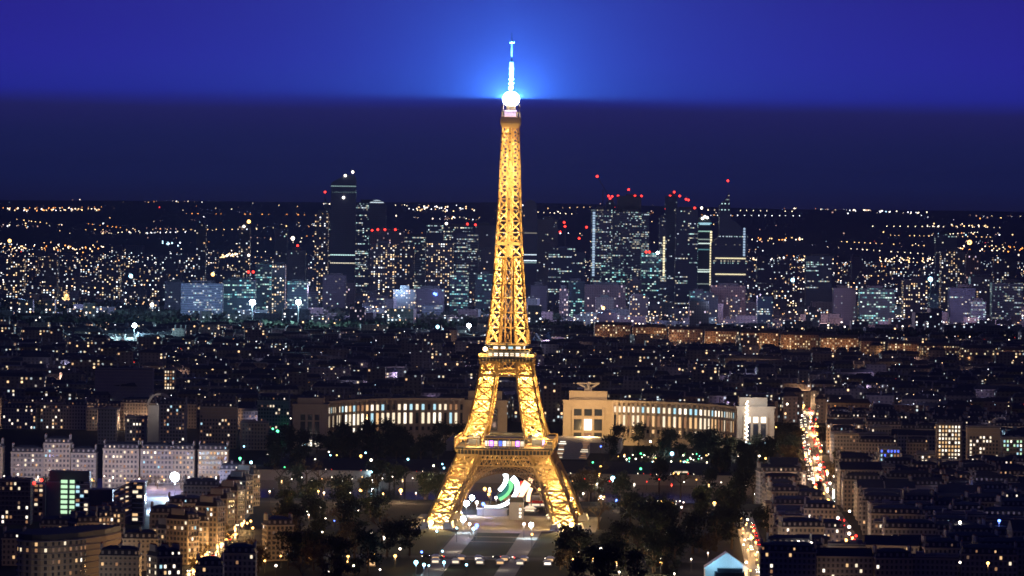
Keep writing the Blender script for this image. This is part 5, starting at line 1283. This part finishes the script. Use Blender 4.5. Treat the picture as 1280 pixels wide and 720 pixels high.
t = thing('ride_light_trail', 'leaning orange and red light trail of a funfair ride right of the white-green trail', 'funfair ride', gp(660, 641)); D0 = t.location.y; ox = t.location.x
ribbon('light_trail', [(664, 598), (660, 606), (655, 614), (650, 622)], 1.9, 1.3, 'trail_orange', t); ribbon('light_trail', [(658, 600), (653, 608), (649, 616)], 1.2, 1.0, 'trail_orange', t, 1); ribbon('light_trail', [(653, 602), (649, 610), (645, 620), (650, 628)], 1.1, 1.3, 'trail_red', t, 1.5)
ribbon('light_trail', [(664, 610), (661, 618), (660, 627)], 1.3, 1.3, 'trail_orange', t, 1)
b = MB()
for px in (652, 664): b.beam((CP(px, 641).x, 3, 0), (CP(px, 608).x, 3, CP(px, 608).z), .8)
b.box((0, 3, 0), (14, 6, 1.2)); link('support_frame', b.mesh('support_frame', ['iron_rail_or_shade']), t)
t = thing('exhibition_kiosk', 'grey box kiosk with a dark roof standing under the arch', 'kiosk', gp(645, 650), -YAW)
b = MB(); b.box((0, 4, 0), (9.5, 8, 12), 0); link('wall', b.mesh('wall', ['pale_cladding']), t); b = MB(); b.frus((0, 4, 12), (10.5, 9), 3.2, 1.0, 0); link('roof', b.mesh('roof', ['dark_cladding']), t)
for i in range(4): b = MB(); b.box((2.8, -.1, 1.6 + i * 2.4), (1.6, .15, 1.5)); link('window', b.mesh('window', ['lit_white' if i < 3 else 'lit_dim']), t)
t = thing('plaza_stage', 'low lilac-lit stage building under the left half of the arch', 'stage', gp(615, 645), -YAW)
b = MB(); b.box((0, 3, 0), (20, 9, 4.5)); b.box((0, 3, 4.5), (21.5, 10.5, .5)); link('wall', b.mesh('wall', ['pale_cladding']), t)
for i, (px, py, w_, m) in enumerate(((668, 634, 16, 'red_canvas'), (662, 641, 14, 'white_paint'), (678, 634, 8, 'red_canvas'), (690, 650, 14, 'white_paint'))):
    t = thing('market_stall', ['red-roofed stall under the arch behind the kiosk', 'white-roofed stall right of the box kiosk', 'small red-roofed stall beside the right tower leg', 'white-roofed stall in front of the right tower leg'][i], 'market stall', gp(px, py), -YAW, 'stalls under the tower')
    s = gp(px, py).y / F; b = MB(); b.box((0, 2, 0), (w_ * s, 4, 2.8)); link('counter', b.mesh('counter', ['pale_cladding']), t)
    b = MB(); b.frus((0, 2, 2.8), (w_ * s + 1, 5), 1.8, 2.2); link('canopy', b.mesh('canopy', [m]), t); b = MB(); b.box((0, -.1, 1.0), (w_ * s * .8, .1, 1.3)); link('lit_opening', b.mesh('lit_opening', ['lit_cream']), t)
t = thing('ticket_hut', 'small glowing yellow hut among the dark trees left of the park walk', 'hut', gp(464, 708)); b = MB(); b.box((0, 0, 0), (5.2, 4, 5)); link('wall', b.mesh('wall', ['stone_cream']), t)
b = MB(); b.box((0, -2.1, .8), (4.4, .12, 3.4)); link('window', b.mesh('window', ['lit_warm']), t); b = MB(); b.frus((0, 0, 5), (6, 5), 1.2, 1.5); link('roof', b.mesh('roof', ['slate']), t)
for i in range(12):
    p = ax(-24 + (i % 6) * 13 + R.uniform(-2, 2), -286 - (i // 6) * 24); t = thing('market_stall', '%s small lit stall from the west in the %s row on the park walk' % (ORD[i % 6], ['farther', 'nearer'][i // 6]), 'market stall', p, -YAW, 'stalls on the park walk')
    b = MB(); b.box((0, 2, 0), (5, 3, 2.6)); link('counter', b.mesh('counter', ['pale_cladding']), t); b = MB(); b.frus((0, 2, 2.6), (5.6, 3.6), 1.2, 1.6); link('canopy', b.mesh('canopy', ['white_paint']), t)
    b = MB(); b.box((0, .4, .9), (3.8, .1, 1.3)); link('lit_opening', b.mesh('lit_opening', [R.choice(['lit_cream', 'lit_white', 'lit_warm'])]), t)
# white gabled marquee bottom right
t = thing('marquee', 'pale blue-lit gabled marquee with a dark porch at the bottom right of the park', 'marquee', gp(908, 728), .0); s = gp(908, 728).y / F; hw_ = 27 * s
b = MB(); b.face([(-hw_, 0, 8), (0, 0, 16.5), (0, 16, 16.5), (-hw_, 16, 8)]); b.face([(hw_, 0, 8), (hw_, 16, 8), (0, 16, 16.5), (0, 0, 16.5)]); b.face([(-hw_, .01, 8), (hw_, .01, 8), (0, .01, 16.5)]); b.face([(-hw_, 16, 8), (0, 16, 16.5), (hw_, 16, 8)]); b.box((0, 8, 0), (2 * hw_ - .4, 15.8, 8)); link('canvas', b.mesh('canvas', ['white_paint']), t)
b = MB(); b.beam((-hw_ - .5, -.3, 7.7), (0, -.3, 16.6), .6); b.beam((hw_ + .5, -.3, 7.7), (0, -.3, 16.6), .6); link('gable_trim', b.mesh('gable_trim', ['white_paint']), t)
b = MB(); b.box((1.5, -5, 0), (17, 7, 6.5)); b.box((1.5, -5, 6.5), (14, 5, 2)); link('porch', b.mesh('porch', ['dark_cladding']), t)
lamp((t.location.x - 8, t.location.y - 9, 11), (.3, .72, 1), 3800, None, .3, name='marquee_light'); lamp((t.location.x + 7, t.location.y - 8, 12), (.35, .72, 1), 2500, None, .3, name='marquee_light')

for (x0, y0), (x1, y1), w0, w1 in ROADS:
    L_, R_ = [], []
    for i in range(9):
        u = i / 8; c = x0 + (x1 - x0) * u; w2 = (w0 + (w1 - w0) * u) * .8; L_.append(gp(c - w2, y0 + (y1 - y0) * u)); R_.append(gp(c + w2, y0 + (y1 - y0) * u))
    b = MB()
    for i in range(8): b.face([(L_[i + 1].x, L_[i + 1].y, .12), (R_[i + 1].x, R_[i + 1].y, .12), (R_[i].x, R_[i].y, .12), (L_[i].x, L_[i].y, .12)])
    tag(link('road', b.mesh('road', ['pale_asphalt'])), kind='structure')
sheet('road', [gp(228, 722).xy, gp(252, 722).xy, gp(314, 642).xy, gp(304, 642).xy], .12, 'pale_asphalt')
sheet('path', [gp(0, 615.5).xy, gp(300, 615.5).xy, gp(300, 612.6).xy, gp(0, 612.6).xy], .16, 'gravel')
# ------------------------------------------------------------------ vehicles
_cars = {}
def car(x, D_, rz, z=0, away=True, kind='car'):
    if kind not in _cars:
        root = link(kind, None); b = MB()
        if kind == 'car':
            b.box((0, 0, .35), (1.75, 4.2, .65)); link('body', b.mesh('body', ['car_dark']), root); b = MB(); b.frus((0, -.2, 1.0), (1.65, 2.5), .55, .3); link('cabin', b.mesh('cabin', ['glass_dark']), root); yl, zl = 2.12, .75
        else:
            b.box((0, 0, .5), (2.5, 11, 2.6)); link('body', b.mesh('body', ['bus_paint']), root); b = MB(); b.box((0, 0, 1.6), (2.56, 10.4, .9)); link('window_band', b.mesh('window_band', ['lit_cream']), root); yl, zl = 5.52, 1.0
        for sx_ in (-1, 1):
            for sy_ in (-1, 1):
                b = MB(); b.box((sx_ * .8, sy_ * 1.35 * (1 if kind == 'car' else 2.6), 0), (.25, .65, .65)); link('wheel', b.mesh('wheel', ['tyre']), root)
            b = MB(); b.ball((sx_ * .6, yl, zl), .27); link('headlight', b.mesh('headlight', ['lamp_white']), root)
            b = MB(); b.ball((sx_ * .6, -yl, zl), .25); link('tail_light', b.mesh('tail_light', ['lamp_red']), root)
        kids(root); _cars[kind] = [root, False]
    r, u = _cars[kind]
    if not u: _cars[kind][1] = True; r.location = (x, D_, z); r.rotation_euler = (0, 0, rz); t = r
    else: t = copy_tree(r, None, (x, D_, z), rz)
    CARS.append((t, x, D_, z, away)); return t
CARS = []
def along(p0, p1, n, off, j=2):
    for i in range(n):
        u = (i + R.uniform(.1, .9)) / n; py = p0[1] + (p1[1] - p0[1]) * u; px = p0[0] + (p1[0] - p0[0]) * u
        a = gp(px, py); s = R.choice([-1, 1]); up = s > 0
        car(a.x + s * off, a.y, 0.03 if up else PI + .03, 0, up)
along((1006, 500), (1022, 606), 60, 3.2); along((1005, 500), (1023, 606), 50, 6.8); along((1014, 610), (1093, 718), 30, 2.6); along((936, 656), (953, 718), 16, 2.6); along((240, 716), (309, 650), 14, 2.4)
for px in (806, 822, 848, 870, 893, 712, 738, 400, 447, 486, 520):
    p = gp(px, 604, 7); car(p.x, R.choice([3094, 3098, 3103]), PI / 2 * R.choice([-1, 1]), 7, True)
p = gp(848, 604, 7); car(p.x + 6, 3108, PI / 2, 7, True, 'bus')
for i in range(9): p = ax(R.uniform(-34, 44), -264 + R.choice([-3, 3])); car(p.x, p.y, PI / 2 - YAW, .17)
for x, y, c, p in ((1016, 540, (1, .4, .15), 40000), (1020, 570, (1, .5, .2), 50000), (1012, 515, (1, .65, .35), 40000), (1022, 592, (1, .5, .2), 20000)):
    q = gp(x, y); lamp((q.x, q.y, 10), c, p, None, 1, name='avenue_light')

# ------------------------------------------------------------------ extra dazzling lights of the middle distance
def mast(px, py, D_, mat, r, label, p=0, col=(.5, .9, 1)):
    q = at(px, py, D_); g = terr(D_, q.x); t = thing('floodlight_mast', label, 'floodlight mast', (q.x, D_, g)); b = MB(); b.tube([(.6, 0), (.3, q.z - g)], 0, 6); link('pole', b.mesh('pole', ['iron_rail_or_shade']), t)
    b = MB(); b.ball((0, 0, q.z - g), r, 0, 10, 6); link('lamp_head', b.mesh('lamp_head', [mat]), t)
    if p: lamp((q.x, D_ - 6, q.z - 2), col, p, None, 1)
for a in ((315.5, 378, 6300, 'lamp_flood', 4.5, 'dazzling cyan floodlight, left one of the pair above the dark wood', 900000), (373, 378, 6300, 'lamp_flood', 4.0, 'dazzling cyan floodlight, right one of the pair above the dark wood', 900000),
          (168, 407, 5500, 'lamp_flood', 3.0, 'white floodlight glowing over pale mist at the edge of the dark wood', 300000), (163.5, 345, 7800, 'lamp_cool', 3.6, 'bluish star-like floodlight above the left rooftops', 0), (190, 381, 6600, 'lamp_white', 3.0, 'white lamp left of the cyan floodlights', 0),
          (310, 319, 8600, 'lamp_cool', 3.6, 'pale blue lamp above the teal offices', 0), (311, 277, 11500, 'lamp_gold', 5, 'orange lamp high over the left horizon', 0), (266, 343, 7800, 'lamp_gold', 3.4, 'orange lamp over the long cream-lit office', 0), (366, 298, 9000, 'lamp_white', 4, 'white lamp left of the tallest tower', 0),
          (586, 407, 5900, 'lamp_flood', 3.0, 'bluish lamp beside the iron tower above the white grandstand', 60000), (547, 408.5, 5950, 'lamp_cool', 2.4, 'blue lamp above the slender mast', 40000), (991, 350, 7500, 'lamp_cool', 3.4, 'bluish lamp right of the fin-topped tower', 0), (1163, 349, 7400, 'lamp_cool', 4, 'mint floodlight left of the speckled dark block', 150000),
          (1212, 303, 8200, 'lamp_gold', 4.5, 'orange lamp over the rust-brown tower', 0), (822, 316, 7480, 'lamp_flood', 2.4, 'white floodlight on a mast beside the glowing-topped tower', 0), (12, 301, 9500, 'lamp_gold', 4, 'orange lamp at the left edge below the horizon', 0), (565, 457, 4900, 'lamp_blue', 1.8, 'blue lamp left of the second platform', 0), (595, 458, 4900, 'lamp_blue', 2.0, 'blue lamp touching the left side of the iron tower', 0),
          (754, 385, 6800, 'lamp_gold', 2.8, 'orange lamp below the broad brown slab', 0), (83, 369, 7280, 'lamp_gold', 1.8, 'golden lamp on the front of the church', 0)):
    mast(*a)
def beacon_mast(px, py, D_, label):
    q = at(px, py, D_); g = terr(D_, q.x); t = thing('crane', label, 'crane', (q.x, D_, g)); h = q.z - g
    b = MB(); b.beam((12, 0, 0), (12, 0, h * .9), 1.5); b.beam((22, 0, h * .86), (0, 0, h), 1.2); link('jib', b.mesh('jib', ['dark_cladding']), t); red_lights(t, [(0, 0, h)], 2.4)
beacon_mast(746.5, 220.5, 8150, 'slanting crane with a single red light above the pale pair of towers')

# ------------------------------------------------------------------ stand the lamps: the largest are things, the tiniest rest one mass
LAMPS.sort(key=lambda a: (-1 if a[5] else 0, -a[4] / a[6][1]))
b = MB()
for a in LAMPS[285:]:
    x, y, z = a[6]; b.beam((x, y, z), (x, y, z + a[7] - a[4]), .2, 0); b.ball((x, y, z + a[7]), a[4], {'lamp_gold': 1, 'lamp_white': 2, 'lamp_cool': 3, 'lamp_green': 4, 'lamp_blue': 5, 'lamp_red': 6}[a[3]], 6, 4)
tag(link('small_distant_lamps', b.mesh('small_distant_lamps', ['iron_rail_or_shade', 'lamp_gold', 'lamp_white', 'lamp_cool', 'lamp_green', 'lamp_blue', 'lamp_red'])), 'the many tiniest lamps strung along the streets, quays and park paths', 'lamps', kind='stuff')
LAMPS = LAMPS[:285]
for a in LAMPS:
    k = make_lamp(a[3], a[4], a[7]); root, u = _hm[k]
    if not u: t = root; _hm[k][1] = True; t.location = a[6]
    else: t = copy_tree(root, None, a[6])
    a[0] = t
# ------------------------------------------------------------------ labels for the many
def where(px, py):
    cols = [(40, 'at the left edge'), (110, 'near the left edge'), (200, 'left of the court'), (300, 'right of the court'), (400, 'below left pavilion'), (500, 'below the left wing'), (585, 'left of the left leg'),
            (690, 'under the tower'), (770, 'right of the right leg'), (860, 'below right wing'), (930, 'left of the golden street'), (1000, 'right of golden street'), (1060, 'beside traffic avenue'),
            (1130, 'right of traffic avenue'), (1200, 'toward right edge'), (2000, 'at the right edge')]
    rows = [(470, 'among farthest roofs'), (500, 'among upper roofs'), (530, 'at museum level'), (560, 'at first-platform level'), (595, 'at arch level'), (620, 'at river level'), (645, 'at foot level'), (670, 'below foot level'), (695, 'near the bottom'), (9999, 'at the very bottom')]
    c = next(t for m, t in cols if px < m); r = next(t for m, t in rows if py < m); return c, r
def relabel(items, noun, cat, group, desc):
    cells = {}
    for it in items:
        o, px, py = it[0], it[1], it[2]; c, r = where(px, py); d_ = desc(it); cells.setdefault((d_, c, r), []).append((px, o))
    for (d_, c, r), L_ in cells.items():
        L_.sort(key=lambda q: q[0]); n = len(L_)
        for i, (_, o) in enumerate(L_):
            pre = '' if n == 1 else (('left ' if i == 0 else 'right ') if n == 2 else (ORD[i] + ' '))
            lab = '%s%s %s, %s' % (pre, d_, r, c) if n < 3 else '%s%s from the left %s, %s' % (pre, d_, r, c)
            o['label'] = lab; o['category'] = cat; o['group'] = group
RN = {'mansard': 'slate-roofed', 'flat': 'flat-roofed', 'gable': 'gabled'}; WN = {'stone_cream': 'cream', 'stone_pale': 'pale', 'stone_grey': 'grey', 'concrete': 'concrete'}
relabel([(a[0], *proj(a[1], a[2], a[3]), a) for a in APTS], 'block', 'apartment building', 'apartment buildings of the city', lambda it: '%s %s block' % (RN[it[3][5]], 'unlit' if it[3][7] == 0 else ('dim ' + WN[it[3][6]] if it[3][7] < 4 else 'window-dotted ' + WN[it[3][6]])))
relabel([(a[0], a[1], a[2], a) for a in LAMPS if not a[5]], 'lamp', 'street lamp', 'street and park lamps', lambda it: '%s %s lamp' % ('big' if it[3][4] >= .95 else ('small' if it[3][4] < .55 else 'round'), {'lamp_gold': 'golden', 'lamp_white': 'white', 'lamp_cool': 'cyan', 'lamp_green': 'green', 'lamp_blue': 'blue', 'lamp_red': 'red', 'lamp_flood': 'dazzling'}[it[3][3]]))
for a in LAMPS:
    if a[5]: tag(a[0], a[5], 'street lamp', 'street and park lamps')
KN = ['leafy', 'dense dark', 'thin dry-leaved', 'tall dark', 'low round', 'bare brown']
relabel([(a[0], *proj(a[1], a[2], a[3] + 8), a) for a in TREES if not a[6]], 'tree', 'tree', 'park and street trees', lambda it: KN[it[3][4]] + ' tree')
for a in TREES:
    if a[6]: tag(a[0], a[6], 'tree', 'park and street trees')
relabel([(a[0], *proj(a[1], a[2], a[3]), a) for a in CARS], 'car', 'car', 'cars and buses on the streets', lambda it: 'bus with lit windows' if it[3][0].name.startswith('bus') else ('red-lit car' if it[3][4] else 'headlit car'))
FILL.sort(key=lambda q: q[1])
for i, (t, px, base) in enumerate(FILL):
    side_ = 'left of the iron tower' if px < 638 else 'right of the iron tower'; L_ = [q for q in FILL if (q[1] < 638) == (px < 638)]; j = [q[0] for q in L_].index(t)
    if px >= 638 and j < 25 or px < 638 and j < 25: s_ = ORD[j] + ' from the left'
    else: s_ = ORD[len(L_) - 1 - j] + ' from the right'
    t['label'] = 'mid-height window-speckled block, %s among those %s' % (s_, side_)
for o in sc.objects:
    for k in ('_n', '_r', '_w', '_k'):
        if k in o: del o[k]
print('things', len(APTS), 'lamps', len(LAMPS), 'trees', len(TREES), 'cars', len(CARS), 'lights', len([o for o in sc.objects if o.type == 'LIGHT']), 'objs', len(sc.objects))
